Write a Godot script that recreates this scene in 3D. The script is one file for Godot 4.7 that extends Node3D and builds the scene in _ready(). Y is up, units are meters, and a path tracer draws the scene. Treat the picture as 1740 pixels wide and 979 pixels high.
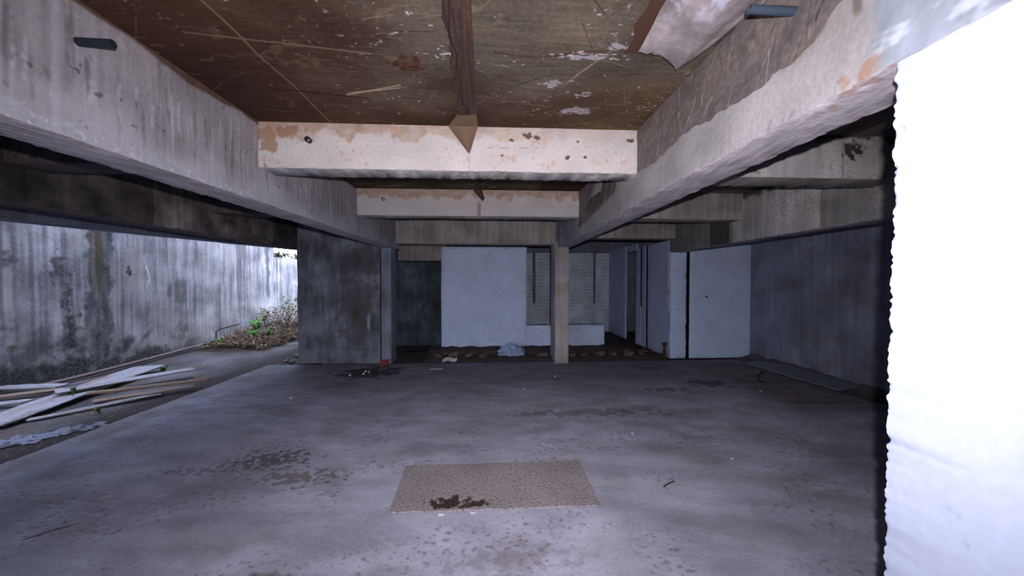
extends Node3D

# A low concrete undercroft: floor slab at y = 0, soffit at y = 2.7, beams run along z.
# The camera stands at x = 0, z = 0, 1.5 m up, and looks towards -z with its flash on.

var rng := RandomNumberGenerator.new()
var used := {}
var fb := FastNoiseLite.new()      # fractal noise, one feature per unit
var wn := FastNoiseLite.new()      # single-octave noise
var mats := {}


func _ready() -> void:
	rng.seed = 7
	fb.seed = 3; fb.noise_type = FastNoiseLite.TYPE_SIMPLEX_SMOOTH; fb.frequency = 1.0; fb.fractal_octaves = 4
	wn.seed = 11; wn.noise_type = FastNoiseLite.TYPE_SIMPLEX_SMOOTH; wn.frequency = 1.0; wn.fractal_type = FastNoiseLite.FRACTAL_NONE

	# ---- camera
	var cam := Camera3D.new()
	cam.name = "camera"
	cam.position = Vector3(0, 1.5, 0)
	cam.rotation = Vector3(-atan(11.5 / 570.0), -atan(30.0 / 570.0), 0)
	cam.fov = rad_to_deg(2.0 * atan(489.5 / 570.0))
	cam.near = 0.05
	cam.far = 200
	cam.current = true
	add_child(cam)

	# ---- sky: a flat bright overcast
	var sky_mat := ProceduralSkyMaterial.new()
	sky_mat.sky_top_color = Color(0.80, 0.86, 1.0)
	sky_mat.sky_horizon_color = Color(0.95, 0.97, 1.0)
	sky_mat.sky_energy_multiplier = 2.8
	sky_mat.ground_bottom_color = Color(0.2, 0.2, 0.2)
	sky_mat.ground_horizon_color = Color(0.5, 0.5, 0.5)
	sky_mat.sun_angle_max = 0.0
	var sky := Sky.new()
	sky.sky_material = sky_mat
	var env := Environment.new()
	env.background_mode = Environment.BG_SKY
	env.sky = sky
	env.ambient_light_source = Environment.AMBIENT_SOURCE_SKY
	env.tonemap_mode = Environment.TONE_MAPPER_LINEAR
	env.tonemap_exposure = 1.0
	env.sdfgi_enabled = true
	env.ssao_enabled = true
	env.ssil_enabled = true
	var we := WorldEnvironment.new()
	we.name = "world_environment"
	we.environment = env
	add_child(we)

	# ---- the camera's flash, a hand's width above and right of the lens
	var flash := SpotLight3D.new()
	flash.name = "camera_flash"
	flash.position = Vector3(0.06, 1.615, 0.0)
	flash.rotation = Vector3(deg_to_rad(4.0), -0.05, 0)
	flash.light_color = Color(1.0, 0.97, 0.99)
	flash.light_energy = 9.4
	flash.light_size = 0.012
	flash.spot_angle = 81.0
	flash.spot_angle_attenuation = 1.0
	flash.spot_range = 40.0
	flash.spot_attenuation = 2.0
	flash.shadow_enabled = true
	add_child(flash)

	make_materials()
	build_ground()
	build_ceiling_and_beams()
	build_walls()
	build_films()
	build_pipes()
	build_floor_things()
	build_alley_things()
	build_back_things()


# ------------------------------------------------------------------ naming

func numbered(called: String) -> String:
	var n: int = used.get(called, 0)
	used[called] = n + 1
	return called if n == 0 else "%s_%03d" % [called, n]


func tag(o: Node3D, label: String, category: String, kind := "", group := "") -> Node3D:
	o.set_meta("label", label)
	o.set_meta("category", category)
	if kind: o.set_meta("kind", kind)
	if group: o.set_meta("group", group)
	return o


func put(called: String, mesh: Mesh, parent: Node3D = null) -> MeshInstance3D:
	var o := MeshInstance3D.new()
	o.mesh = mesh
	if parent:
		o.name = called
		parent.add_child(o, true)
	else:
		o.name = numbered(called)
		add_child(o, true)
	return o


func base(called: String, at := Vector3.ZERO) -> Node3D:
	var o := Node3D.new()
	o.name = numbered(called)
	o.position = at
	add_child(o, true)
	return o


# ------------------------------------------------------------------ textures

func sm(a: float, b: float, x: float) -> float:
	var t := clampf((x - a) / (b - a), 0.0, 1.0)
	return t * t * (3.0 - 2.0 * t)


func spot(u: float, v: float, cu: float, cv: float, ru: float, rv: float, rag := 0.5, f := 6.0, soft := 0.55) -> float:
	var d := Vector2((u - cu) / ru, (v - cv) / rv).length() + rag * fb.get_noise_2d(u * f + 31.0, v * f)
	return 1.0 - sm(soft, 1.05, d)


# fn(u, v) returns a colour (sRGB) whose alpha is the height; u and v are metres (v grows downwards on walls)
func paint(called: String, w: int, h: int, rect: Rect2, fn: Callable, bump := 2.0, rough := 0.92, strokes := []) -> StandardMaterial3D:
	var px := PackedByteArray(); px.resize(w * h * 3)
	var hg := PackedByteArray(); hg.resize(w * h)
	var k := 0
	for j in h:
		var v := rect.position.y + rect.size.y * (j + 0.5) / h
		for i in w:
			var c: Color = fn.call(rect.position.x + rect.size.x * (i + 0.5) / w, v)
			px[k * 3] = clampi(int(c.r * 255.0), 0, 255)
			px[k * 3 + 1] = clampi(int(c.g * 255.0), 0, 255)
			px[k * 3 + 2] = clampi(int(c.b * 255.0), 0, 255)
			hg[k] = clampi(int(c.a * 255.0), 0, 255)
			k += 1
	for q in strokes:
		draw_stroke(px, w, h, rect, q)
	var m := StandardMaterial3D.new()
	m.resource_name = called
	m.albedo_texture = ImageTexture.create_from_image(Image.create_from_data(w, h, false, Image.FORMAT_RGB8, px))
	m.roughness = rough
	m.metallic_specular = 0.3
	if bump > 0.0:
		var im := Image.create_from_data(w, h, false, Image.FORMAT_L8, hg)
		im.convert(Image.FORMAT_RGBA8)
		im.bump_map_to_normal_map(bump)
		m.normal_enabled = true
		m.normal_texture = ImageTexture.create_from_image(im)
		m.normal_scale = 1.0
	m.uv1_scale = Vector3(1.0 / rect.size.x, 1.0 / rect.size.y, 1)
	m.uv1_offset = Vector3(-rect.position.x / rect.size.x, -rect.position.y / rect.size.y, 0)
	mats[called] = m
	return m


# a scratch or drip from q[0] to q[1] (metres): q = [from, to, half width in pixels, colour (alpha = strength), sideways wobble]
func draw_stroke(px: PackedByteArray, w: int, h: int, rect: Rect2, q: Array) -> void:
	var sc := Vector2(w / rect.size.x, h / rect.size.y)
	var a: Vector2 = (q[0] - rect.position) * sc
	var b: Vector2 = (q[1] - rect.position) * sc
	var n := maxi(2, int(a.distance_to(b)))
	var side := (b - a).orthogonal().normalized()
	var hw: float = q[2]
	var c: Color = q[3]
	for i in n + 1:
		var t := float(i) / n
		var p := a.lerp(b, t) + side * float(q[4]) * (sin(t * PI) + 0.4 * sin(t * 7.0 + a.x))
		var fade := c.a * sm(0.0, 0.15, t) * sm(1.0, 0.6, t) * (0.7 + 0.5 * wn.get_noise_2d(p.x * 0.1, p.y * 0.1 + a.x))
		var r := int(ceil(hw))
		for dy in range(-r, r + 1):
			for dx in range(-r, r + 1):
				var x := int(p.x) + dx
				var y := int(p.y) + dy
				if x < 0 or y < 0 or x >= w or y >= h: continue
				var k := clampf(fade * clampf(hw + 0.5 - Vector2(dx, dy).length(), 0.0, 1.0), 0.0, 1.0) * 0.6
				var o := (y * w + x) * 3
				px[o] = int(lerpf(px[o], c.r * 255.0, k))
				px[o + 1] = int(lerpf(px[o + 1], c.g * 255.0, k))
				px[o + 2] = int(lerpf(px[o + 2], c.b * 255.0, k))


func ceiling_strokes() -> Array:
	var out := []
	for i in 260:
		var a := Vector2(rng.randf_range(-1.8, 1.15), rng.randf_range(-2.64, -1.2))
		var d := Vector2.from_angle(rng.randfn(0.0, 0.5)) * rng.randf_range(0.03, 0.35)
		var pale: bool = rng.randf() < 0.6
		out.append([a, a + d, rng.randf_range(0.5, 1.6), Color(0.50, 0.45, 0.40, rng.randf_range(0.25, 0.8)) if pale else Color(0.17, 0.11, 0.08, rng.randf_range(0.3, 0.9)), rng.randf_range(-5, 5)])
	for i in 110:
		var a := Vector2(rng.randf_range(-1.2, 1.15), rng.randf_range(-2.6, -1.2))
		var d := Vector2.from_angle(rng.randf() * TAU) * rng.randf_range(0.008, 0.03)
		out.append([a, a + d, rng.randf_range(0.8, 2.4), Color(0.66, 0.63, 0.64, rng.randf_range(0.4, 1.2)), 0.0])
	for c in [Vector2(0.36, -2.05), Vector2(0.58, -2.36), Vector2(0.5, -2.4), Vector2(0.42, -1.78), Vector2(0.62, -1.78), Vector2(0.55, -2.15), Vector2(1.05, -2.3), Vector2(-0.27, -1.8), Vector2(0.76, -1.62)]:
		for i in 14:
			var a: Vector2 = c + Vector2(rng.randfn(0.0, 0.05), rng.randfn(0.0, 0.02))
			out.append([a, a + Vector2(rng.randf_range(-0.04, 0.05), rng.randf_range(-0.015, 0.015)), rng.randf_range(1.0, 2.8), Color(0.68, 0.66, 0.70, 0.9), 0.0])
	out.append([Vector2(0.62, -1.72), Vector2(0.40, -2.12), 1.8, Color(0.58, 0.53, 0.49, 1.4), 2.0])
	out.append([Vector2(0.05, -2.25), Vector2(0.45, -2.33), 1.6, Color(0.50, 0.38, 0.32, 1.4), 2.0])
	out.append([Vector2(-0.95, -2.22), Vector2(-0.50, -2.12), 2.0, Color(0.66, 0.60, 0.52, 1.6), 1.0])
	out.append([Vector2(-1.4, -2.18), Vector2(-0.75, -2.28), 2.4, Color(0.13, 0.09, 0.07, 1.3), 2.0])
	return out


func drips(n: int, u0: float, u1: float, v0: float, v1: float, pale: Color, dark: Color, wide: float) -> Array:
	var out := []
	for i in n:
		var u := rng.randf_range(u0, u1)
		var a := lerpf(v0, v1, rng.randf() * 0.6)
		var b := lerpf(a, v1, rng.randf_range(0.2, 1.0))
		out.append([Vector2(u, a), Vector2(u + rng.randf_range(-0.01, 0.01), b), rng.randf_range(0.6, wide), pale if rng.randf() < 0.5 else dark, rng.randf_range(-2, 2)])
	return out


func flecks(n: int) -> Array:
	var out := []
	for i in n:
		var a := Vector2(rng.randf_range(-3.9, 4.9), rng.randf_range(-6.1, -1.3))
		var thick: bool = fb.get_noise_2d(a.x * 0.9 + 70.0, a.y * 1.2) > -0.08
		if not thick and rng.randf() < 0.75: continue
		var d := Vector2.from_angle(rng.randfn(0.3, 0.7)) * rng.randf_range(0.004, 0.035)
		out.append([a, a + d, rng.randf_range(0.2, 0.9), Color(0.36, 0.32, 0.31, rng.randf_range(0.4, 1.1)) if rng.randf() < 0.8 else Color(0.9, 0.9, 0.97, 0.8), rng.randf_range(-2, 2)])
	for i in 60:
		var a := Vector2(rng.randf_range(-3.9, 4.9), rng.randf_range(-5.8, -1.5))
		out.append([a, a + Vector2(rng.randf_range(0.2, 0.9), rng.randf_range(-0.12, 0.2)), rng.randf_range(0.8, 2.5), Color(0.84, 0.85, 0.93, 0.14), rng.randf_range(-14, 14)])
	out.append([Vector2(-2.75, -2.05), Vector2(-2.55, -2.2), 1.2, Color(0.3, 0.28, 0.3, 1.6), 1.0])
	return out


func creases() -> Array:
	var out := []
	for i in 90:
		var a := Vector2(rng.randf_range(-2.6, -1.0), rng.randf_range(-2.72, -2.3))
		var d := Vector2.from_angle(rng.randfn(1.9, 0.35)) * rng.randf_range(0.04, 0.25)
		out.append([a, a + d, rng.randf_range(0.5, 1.5), Color(0.70, 0.67, 0.66, rng.randf_range(0.2, 0.8)) if rng.randf() < 0.65 else Color(0.22, 0.17, 0.15, 0.6), rng.randf_range(-8, 8)])
	return out


func tex_tape(u: float, v: float) -> Color:
	var streak := fb.get_noise_2d(u * 30.0, v * 2.5)
	var fine := fb.get_noise_2d(u * 40.0, v * 30.0)
	var c := Color(0.245, 0.20, 0.185).lerp(Color(0.27, 0.20, 0.165), sm(0.0, 0.35, fb.get_noise_2d(u * 14.0 + 3.0, v * 4.0)))
	c = hued(c, 0.95 + 0.3 * streak + 0.2 * fine)
	c = c.lerp(Color(0.11, 0.075, 0.06), 0.8 * (1.0 - sm(0.0, 0.006, absf(u + 0.035 + 0.02 * wn.get_noise_2d(v * 3.0, 2.0)))))
	c.a = 0.5 + 0.4 * streak
	return c


func panel(u: float, edges: Array, tones: Array) -> float:
	for i in edges.size():
		if u > edges[i]: return tones[i]
	return tones[tones.size() - 1]


func tex_outer_beam(u: float, v: float) -> Color:
	var c := tex_concrete(u, v)
	var k := panel(u + 0.01 * fb.get_noise_2d(u, v * 6.0), [-2.49, -2.60, -2.76, -3.71, -4.26, -5.6], [0.44, 0.68, 0.36, 0.45, 0.64, 0.56, 0.36])
	return hued(Color(c.r, c.g * 0.96, c.b * 0.965), k * (1.0 + 0.5 * fb.get_noise_2d(u * 2.5 + 4.0, v * 3.0)), c.a)


func tex_side_beam(u: float, v: float) -> Color:
	var c := tex_concrete(u + 3.0, v)
	var k := panel(u + 0.01 * fb.get_noise_2d(u, v * 6.0), [-2.9, -3.34, -4.62, -4.70, -5.14], [0.70, 0.72, 0.88, 0.70, 0.42, 0.62])
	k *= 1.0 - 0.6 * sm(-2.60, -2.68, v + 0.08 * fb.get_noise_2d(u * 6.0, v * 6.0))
	return hued(c, k, c.a)


func tex_cross_side(u: float, v: float) -> Color:
	var c := tex_concrete(u - 2.0, v)
	c = hued(c, 0.92, c.a)
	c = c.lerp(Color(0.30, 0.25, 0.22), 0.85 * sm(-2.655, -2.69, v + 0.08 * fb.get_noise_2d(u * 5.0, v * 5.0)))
	c = c.lerp(Color(0.20, 0.17, 0.17), 0.9 * spot(u, v, 2.96, -2.60, 0.09, 0.075, 1.2, 12.0))
	c = c.lerp(Color(0.78, 0.76, 0.78), 0.5 * spot(u, v, 2.98, -2.655, 0.14, 0.03, 1.0, 12.0))
	c = c.lerp(Color(0.45, 0.42, 0.42), 0.4 * (1.0 - sm(0.004, 0.015, absf(u - 2.87))))
	return c


func tinted(called: String, from: String, tint: Color, shift := Vector2.ZERO) -> StandardMaterial3D:
	var m: StandardMaterial3D = mats[from].duplicate()
	m.resource_name = called
	m.albedo_color = tint
	m.uv1_offset += Vector3(shift.x, shift.y, 0)
	mats[called] = m
	return m


func plain(called: String, c: Color, rough := 0.9, metal := 0.0) -> StandardMaterial3D:
	var m := StandardMaterial3D.new()
	m.resource_name = called
	m.albedo_color = c
	m.roughness = rough
	m.metallic = metal
	m.metallic_specular = 0.3
	mats[called] = m
	return m


func hued(c: Color, k: float, h := 0.5) -> Color:
	return Color(c.r * k, c.g * k, c.b * k, h)


func tex_concrete(u: float, v: float) -> Color:
	var n := fb.get_noise_2d(u * 1.3, v * 1.3)
	var streak := fb.get_noise_2d(u * 9.0, v * 0.5 + 40.0)
	var fine := fb.get_noise_2d(u * 30.0, v * 30.0)
	var k := 0.88 + 0.18 * n + 0.12 * streak + 0.06 * fine
	var pit := sm(0.42, 0.55, wn.get_noise_2d(u * 22.0, v * 22.0)) * sm(-0.1, 0.3, n)
	k -= 0.12 * pit
	var c := Color(0.86, 0.85, 0.86).lerp(Color(0.81, 0.785, 0.76), sm(0.0, 0.5, fb.get_noise_2d(u * 1.1 + 9.0, v * 1.6)))
	return hued(c, k, 0.5 + 0.2 * fine - 0.15 * pit)


func tex_paint(u: float, v: float) -> Color:
	var n := fb.get_noise_2d(u * 1.5, v * 1.5)
	var fine := fb.get_noise_2d(u * 26.0, v * 26.0)
	var pit := sm(0.55, 0.7, wn.get_noise_2d(u * 17.0, v * 17.0))
	var k := 0.95 + 0.05 * n + 0.03 * fine - 0.15 * pit * sm(-0.3, 0.3, wn.get_noise_2d(u * 5.0, v * 5.0))
	# courses of blocks that show through the paint
	var row := absf(fposmod(v, 0.2) - 0.1)
	k -= 0.03 * (1.0 - sm(0.0, 0.012, row)) * sm(-0.3, 0.3, fb.get_noise_2d(u * 3.0, v * 0.4))
	return hued(Color(0.80, 0.865, 1.0), k, 0.5 + 0.2 * fine - 0.15 * pit)


func tex_near_paint(u: float, v: float) -> Color:
	var n := fb.get_noise_2d(u * 1.5, v * 1.5)
	var fine := fb.get_noise_2d(u * 30.0, v * 30.0)
	var mark := sm(0.42, 0.6, fb.get_noise_2d(u * 14.0, v * 9.0)) * sm(0.0, 0.4, fb.get_noise_2d(u * 1.6 + 7.0, v * 1.6))
	return hued(Color(0.79, 0.835, 0.95), 0.96 + 0.05 * n + 0.03 * fine - 0.10 * mark, 0.5 + 0.1 * fine - 0.1 * mark)


func tex_rough_paint(u: float, v: float) -> Color:
	var n := fb.get_noise_2d(u * 1.5, v * 1.5)
	var fine := fb.get_noise_2d(u * 20.0, v * 20.0)
	var row := absf(fposmod(v + 0.012 * wn.get_noise_2d(u * 4.0, v), 0.1) - 0.05)
	var gap := (1.0 - sm(0.004, 0.016, row)) * sm(0.0, 0.35, fb.get_noise_2d(u * 4.0 + 3.0, v * 2.0) + 0.12)
	var k := 0.92 + 0.1 * n + 0.08 * fine - 0.20 * gap
	return hued(Color(0.88, 0.94, 1.0), k, 0.5 + 0.2 * fine - 0.35 * gap)


func tex_floor(u: float, v: float) -> Color:
	var n := fb.get_noise_2d(u * 0.8, v * 1.2)
	var sweep := fb.get_noise_2d(u * 1.6 + v * 0.5, v * 4.0 - u * 0.6 + 20.0)
	var fine := fb.get_noise_2d(u * 28.0, v * 28.0)
	var k := 0.90 + 0.12 * n + 0.11 * sweep + 0.04 * fine
	var c := Color(0.74, 0.75, 0.845)
	var dirty := sm(-0.1, 0.45, fb.get_noise_2d(u * 1.2 + 50.0, v * 1.7))
	c = c.lerp(Color(0.67, 0.66, 0.71), 0.6 * dirty)
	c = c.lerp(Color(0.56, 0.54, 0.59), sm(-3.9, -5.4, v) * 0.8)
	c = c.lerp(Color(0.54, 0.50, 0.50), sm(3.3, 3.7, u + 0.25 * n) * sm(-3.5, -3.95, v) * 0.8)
	c = hued(c, k)
	# brown flecks of dirt
	var f1 := sm(0.28, 0.45, fb.get_noise_2d(u * 15.0 + 5.0, v * 22.0)) * sm(-0.10, 0.25, fb.get_noise_2d(u * 1.1 + 80.0, v * 1.5))
	c = c.lerp(Color(0.40, 0.36, 0.36), 0.5 * f1)
	var f2 := sm(0.62, 0.75, wn.get_noise_2d(u * 38.0, v * 46.0))
	c = c.lerp(Color(0.42, 0.39, 0.40), 0.22 * f2)
	var pale := sm(0.28, 0.5, fb.get_noise_2d(u * 3.0 + 7.0, v * 8.0 + 3.0)) * sm(0.0, 0.3, fb.get_noise_2d(u * 0.9, v * 0.9 + 33.0))
	c = c.lerp(Color(0.82, 0.83, 0.92), 0.4 * pale)
	# stains
	var s := 0.0
	s = maxf(s, spot(u, v, -1.86, -2.90, 0.24, 0.12, 2.0, 13.0))
	s = maxf(s, 0.7 * spot(u, v, -1.50, -2.62, 0.24, 0.09, 2.0, 14.0))
	s = maxf(s, 0.6 * spot(u, v, -2.3, -2.75, 0.3, 0.05, 2.0, 14.0))
	s = maxf(s, 0.75 * spot(u, v, 2.36, -4.5, 0.32, 0.09, 1.3, 5.0))
	s = maxf(s, 0.9 * spot(u, v, 3.15, -4.75, 0.36, 0.16, 1.1, 4.0))
	s = maxf(s, 0.3 * spot(u, v, 0.1, -1.78, 0.35, 0.08, 1.6, 9.0))
	s = maxf(s, 0.6 * spot(u, v, -1.15, -1.72, 0.12, 0.05, 1.2, 8.0))
	s = maxf(s, 0.6 * spot(u, v, 1.15, -3.75, 0.8, 0.12, 1.6, 6.0))
	c = c.lerp(Color(0.34, 0.30, 0.29), 0.65 * s)
	c = c.lerp(Color(0.40, 0.36, 0.35), 0.6 * sm(-3.55, -4.05, u + 0.3 * fb.get_noise_2d(u * 2.0, v * 1.5)))  # brown fringe painted to hold down alley daylight along the slab edge
	var wet := spot(u, v, -2.05, -5.62, 0.55, 0.42, 0.8, 3.0)
	c = c.lerp(Color(0.22, 0.21, 0.22), 0.75 * wet)
	# a cracked joint on the right
	var j1 := absf(v + 4.38 - (u - 3.28) * 2.5) / 2.7
	if u > 3.2 and u < 3.5: c = c.lerp(Color(0.75, 0.74, 0.78), 0.6 * (1.0 - sm(0.006, 0.018, j1)))
	if u >= 3.5: c = c.lerp(Color(0.75, 0.74, 0.78), 0.55 * (1.0 - sm(0.006, 0.016, absf(v + 3.82 + 0.02 * n))))
	c.a = 0.5 + 0.15 * fine + 0.06 * sweep - 0.1 * s
	return c


func tex_mat(u: float, v: float) -> Color:
	var fine := fb.get_noise_2d(u * 34.0, v * 34.0)
	var dots := sm(0.4, 0.7, wn.get_noise_2d(u * 44.0, v * 44.0))
	var k := 0.95 + 0.12 * fine + 0.08 * fb.get_noise_2d(u * 2.0, v * 2.0)
	var c := hued(Color(0.635, 0.61, 0.63), k)
	c = c.lerp(Color(0.40, 0.365, 0.35), 0.55 * dots)
	var s := maxf(spot(u, v, -0.30, -2.24, 0.15, 0.07, 1.0, 14.0), spot(u, v, -0.12, -2.225, 0.10, 0.04, 0.9, 14.0))
	c = c.lerp(Color(0.20, 0.16, 0.13), 0.85 * s)
	c.a = 0.5 + 0.2 * fine - 0.3 * dots
	return c


func tex_ceiling(u: float, v: float) -> Color:
	var n := fb.get_noise_2d(u * 1.0, v * 1.4)
	var grain := fb.get_noise_2d(u * 2.2, v * 34.0)
	var fine := fb.get_noise_2d(u * 30.0, v * 30.0)
	var t := sm(-1.3, -0.2, u + 0.5 * n) * sm(-2.55, -1.9, v + 0.35 * n)
	var c := Color(0.28, 0.19, 0.145).lerp(Color(0.345, 0.315, 0.275), t)
	c = c.lerp(Color(0.36, 0.285, 0.215), sm(0.2, 1.0, u) * sm(-1.8, -2.3, v))
	c = hued(c, 0.92 + 0.26 * n + 0.12 * grain + 0.14 * fine)
	var rust := sm(0.28, 0.5, fb.get_noise_2d(u * 4.0 + 12.0, v * 6.0))
	c = c.lerp(Color(0.25, 0.165, 0.125), 0.45 * rust * sm(-0.2, 0.3, fine))
	# white lime flecks
	var fl := sm(0.40, 0.55, fb.get_noise_2d(u * 14.0 + 3.0, v * 20.0)) * sm(0.0, 0.3, fb.get_noise_2d(u * 1.7 + 6.0, v * 2.2))
	c = c.lerp(Color(0.60, 0.57, 0.56), 0.65 * fl)
	var w := spot(u, v, 0.58, -2.36, 0.14, 0.05, 1.1, 12.0)
	w = maxf(w, spot(u, v, 0.36, -2.05, 0.05, 0.04, 0.8, 16.0))
	w = maxf(w, spot(u, v, 0.50, -1.80, 0.16, 0.02, 0.9, 14.0))
	w = maxf(w, spot(u, v, 0.65, -1.71, 0.12, 0.025, 1.0, 14.0))
	c = c.lerp(Color(0.62, 0.60, 0.64), 0.8 * w)
	var d := spot(u, v, -0.47, -1.90, 0.10, 0.07, 1.0, 12.0)
	c = c.lerp(Color(0.26, 0.12, 0.10), 0.8 * d)
	# scratches and lines left by the boards
	c = c.lerp(Color(0.50, 0.43, 0.36), 0.75 * (1.0 - sm(0.003, 0.009, absf(u + 1.24 + 0.015 * wn.get_noise_2d(v * 2.0, 1.0)))))
	var q := (u + 0.95) / 0.38
	if q > 0.0 and q < 1.0: c = c.lerp(Color(0.66, 0.58, 0.48), 0.8 * (1.0 - sm(0.004, 0.012, absf(v + 2.24 - 0.13 * q))))
	q = (u + 1.5) / 0.85
	if q > 0.0 and q < 1.0: c = c.lerp(Color(0.48, 0.42, 0.36), 0.7 * (1.0 - sm(0.003, 0.01, absf(v + 1.72 + 0.11 * q))))
	q = (u - 0.0) / 0.6
	if q > 0.0 and q < 1.0: c = c.lerp(Color(0.25, 0.15, 0.12), 0.5 * (1.0 - sm(0.003, 0.018, absf(v + 1.78 + 0.03 * sin(q * 5.0)))))
	var scr := sm(0.93, 0.97, 1.0 - absf(fb.get_noise_2d(u * 1.5 + v * 1.1, v * 2.5 - u * 0.8 + 70.0))) * sm(0.1, 0.4, wn.get_noise_2d(u * 1.8, v * 1.8 + 5.0))
	c = c.lerp(Color(0.46, 0.40, 0.34), 0.35 * scr)
	c.a = 0.5 + 0.1 * grain + 0.15 * fine + 0.2 * fl
	return c


func tex_beam_left(u: float, v: float) -> Color:
	var n := fb.get_noise_2d(u * 1.4, v * 2.5)
	var streak := fb.get_noise_2d(u * 16.0, v * 0.7 + 11.0)
	var fine := fb.get_noise_2d(u * 34.0, v * 34.0)
	var low := sm(-2.36, -2.12, v + 0.12 * n)
	var k := 0.86 + 0.12 * n + 0.11 * streak * (1.0 - 0.5 * low) + 0.05 * fine + 0.14 * low
	var c := hued(Color(0.64, 0.625, 0.65), k)
	c = c.lerp(Color(0.61, 0.62, 0.68), 0.5 * low)
	var pit := sm(0.45, 0.6, fb.get_noise_2d(u * 13.0 + 4.0, v * 13.0)) * sm(-0.1, 0.3, fb.get_noise_2d(u * 2.0, v * 2.0 + 90.0))
	c = c.lerp(Color(0.28, 0.28, 0.32), 0.6 * pit)
	var chip := sm(0.2, 0.4, fb.get_noise_2d(u * 22.0, v * 22.0 + 9.0)) * sm(-2.22, -2.10, v)
	c = c.lerp(Color(0.82, 0.82, 0.86), 0.4 * chip)
	c = c.lerp(Color(0.68, 0.68, 0.74), 0.5 * (1.0 - sm(0.005, 0.02, absf(u + 1.47))))
	c = c.lerp(Color(0.78, 0.70, 0.60), sm(0.25, 0.45, fb.get_noise_2d(u * 12.0, v * 12.0 + 3.0)) * sm(-2.5, -2.7, v) * 0.4)
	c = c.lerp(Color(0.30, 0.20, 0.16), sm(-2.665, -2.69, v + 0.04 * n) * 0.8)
	c.a = 0.5 + 0.12 * fine + 0.05 * streak - 0.15 * pit + 0.15 * chip
	return c


func tex_beam_right(u: float, v: float) -> Color:
	var n := fb.get_noise_2d(u * 1.6, v * 2.5)
	var fine := fb.get_noise_2d(u * 34.0, v * 34.0)
	var c := hued(Color(0.64, 0.63, 0.645), 0.93 + 0.15 * n + 0.05 * fine)
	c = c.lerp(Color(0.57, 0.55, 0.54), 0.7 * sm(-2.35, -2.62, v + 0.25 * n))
	var near_tone := sm(-0.985, -0.93, u + 0.03 * fb.get_noise_2d(u * 3.0, v * 14.0))  # bluer grey towards the near end of the beam
	c = c.lerp(hued(Color(0.57, 0.61, 0.665), 0.95 + 0.18 * fb.get_noise_2d(u * 3.0, v * 3.0) + 0.12 * fb.get_noise_2d(u * 7.0, v * 0.8)), near_tone)
	var red := spot(u, v, -0.93, -2.135, 0.12, 0.06, 1.2, 16.0) * (1.0 - near_tone)
	c = c.lerp(Color(0.58, 0.46, 0.41), 0.75 * red)
	var daub := near_tone * sm(0.10, 0.3, fb.get_noise_2d(u * 3.0 + 2.0, v * 5.0) + 0.55 * sm(-2.3, -2.12, v) * sm(-0.8, -0.5, u) - 0.15)
	c = c.lerp(Color(0.84, 0.87, 0.95), 0.55 * daub)
	var chip := sm(0.15, 0.4, fb.get_noise_2d(u * 16.0, v * 16.0 + 9.0)) * sm(-2.20, -2.12, v) * (1.0 - near_tone)
	c = c.lerp(Color(0.45, 0.46, 0.46), 0.6 * chip * sm(-1.6, -1.3, u) * sm(-1.05, -1.15, u))
	var drip := (1.0 - sm(0.006, 0.02, absf(u + 1.01 + 0.01 * wn.get_noise_2d(v * 8.0, 2.0)))) * sm(-2.32, -2.36, v)
	c = c.lerp(Color(0.36, 0.33, 0.31), 0.7 * drip)
	c.a = 0.5 + 0.12 * fine + 0.2 * chip + 0.15 * near_tone
	return c


func tex_soffit(u: float, v: float) -> Color:
	var n := fb.get_noise_2d(u * 3.0, v * 3.0)
	var grain := fb.get_noise_2d(u * 26.0 + v * 5.0, v * 3.0)
	var fine := fb.get_noise_2d(u * 34.0, v * 34.0)
	var c := hued(Color(0.90, 0.885, 0.92), 0.95 + 0.12 * n + 0.20 * grain + 0.08 * fine)  # underside painted paler to stand in for light bounced off the floor
	c = c.lerp(Color(0.70, 0.54, 0.47), 0.55 * sm(0.3, 0.5, fb.get_noise_2d(u * 7.0 + 60.0, v * 7.0)) * (0.35 + 0.65 * sm(-1.4, -1.0, v) * sm(0.5, 1.0, u)))
	c = c.lerp(Color(0.85, 0.84, 0.86), 0.5 * sm(0.3, 0.5, fb.get_noise_2d(u * 16.0, v * 12.0 + 5.0)))
	c.a = 0.5 + 0.15 * grain + 0.1 * fine
	return c


func beige(u: float, v: float, sd: float, top_left: float, top_right: float) -> Color:
	var n := fb.get_noise_2d(u * 1.8 + sd, v * 3.0)
	var fine := fb.get_noise_2d(u * 30.0 + sd, v * 30.0)
	var c := hued(Color(0.765, 0.745, 0.745), 0.98 + 0.07 * n + 0.04 * fine)
	var edge := v + 2.60 + 0.10 * fb.get_noise_2d(u * 5.0 + sd, v * 3.0)
	var band := sm(0.02, -0.02, edge) * lerpf(top_left, top_right, sm(-0.6, 0.6, u))
	c = c.lerp(Color(0.62, 0.49, 0.39), 0.75 * band * (0.7 + 0.6 * fb.get_noise_2d(u * 7.0, v * 12.0 + sd)))
	var spk := sm(0.22, 0.42, fb.get_noise_2d(u * 11.0 + sd, v * 11.0)) * sm(-0.05, 0.25, fb.get_noise_2d(u * 1.4 + sd * 2.0, v * 2.0))
	c = c.lerp(Color(0.74, 0.58, 0.50), 0.55 * spk)
	c.a = 0.5 + 0.2 * fine + 0.1 * band
	return c


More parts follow.
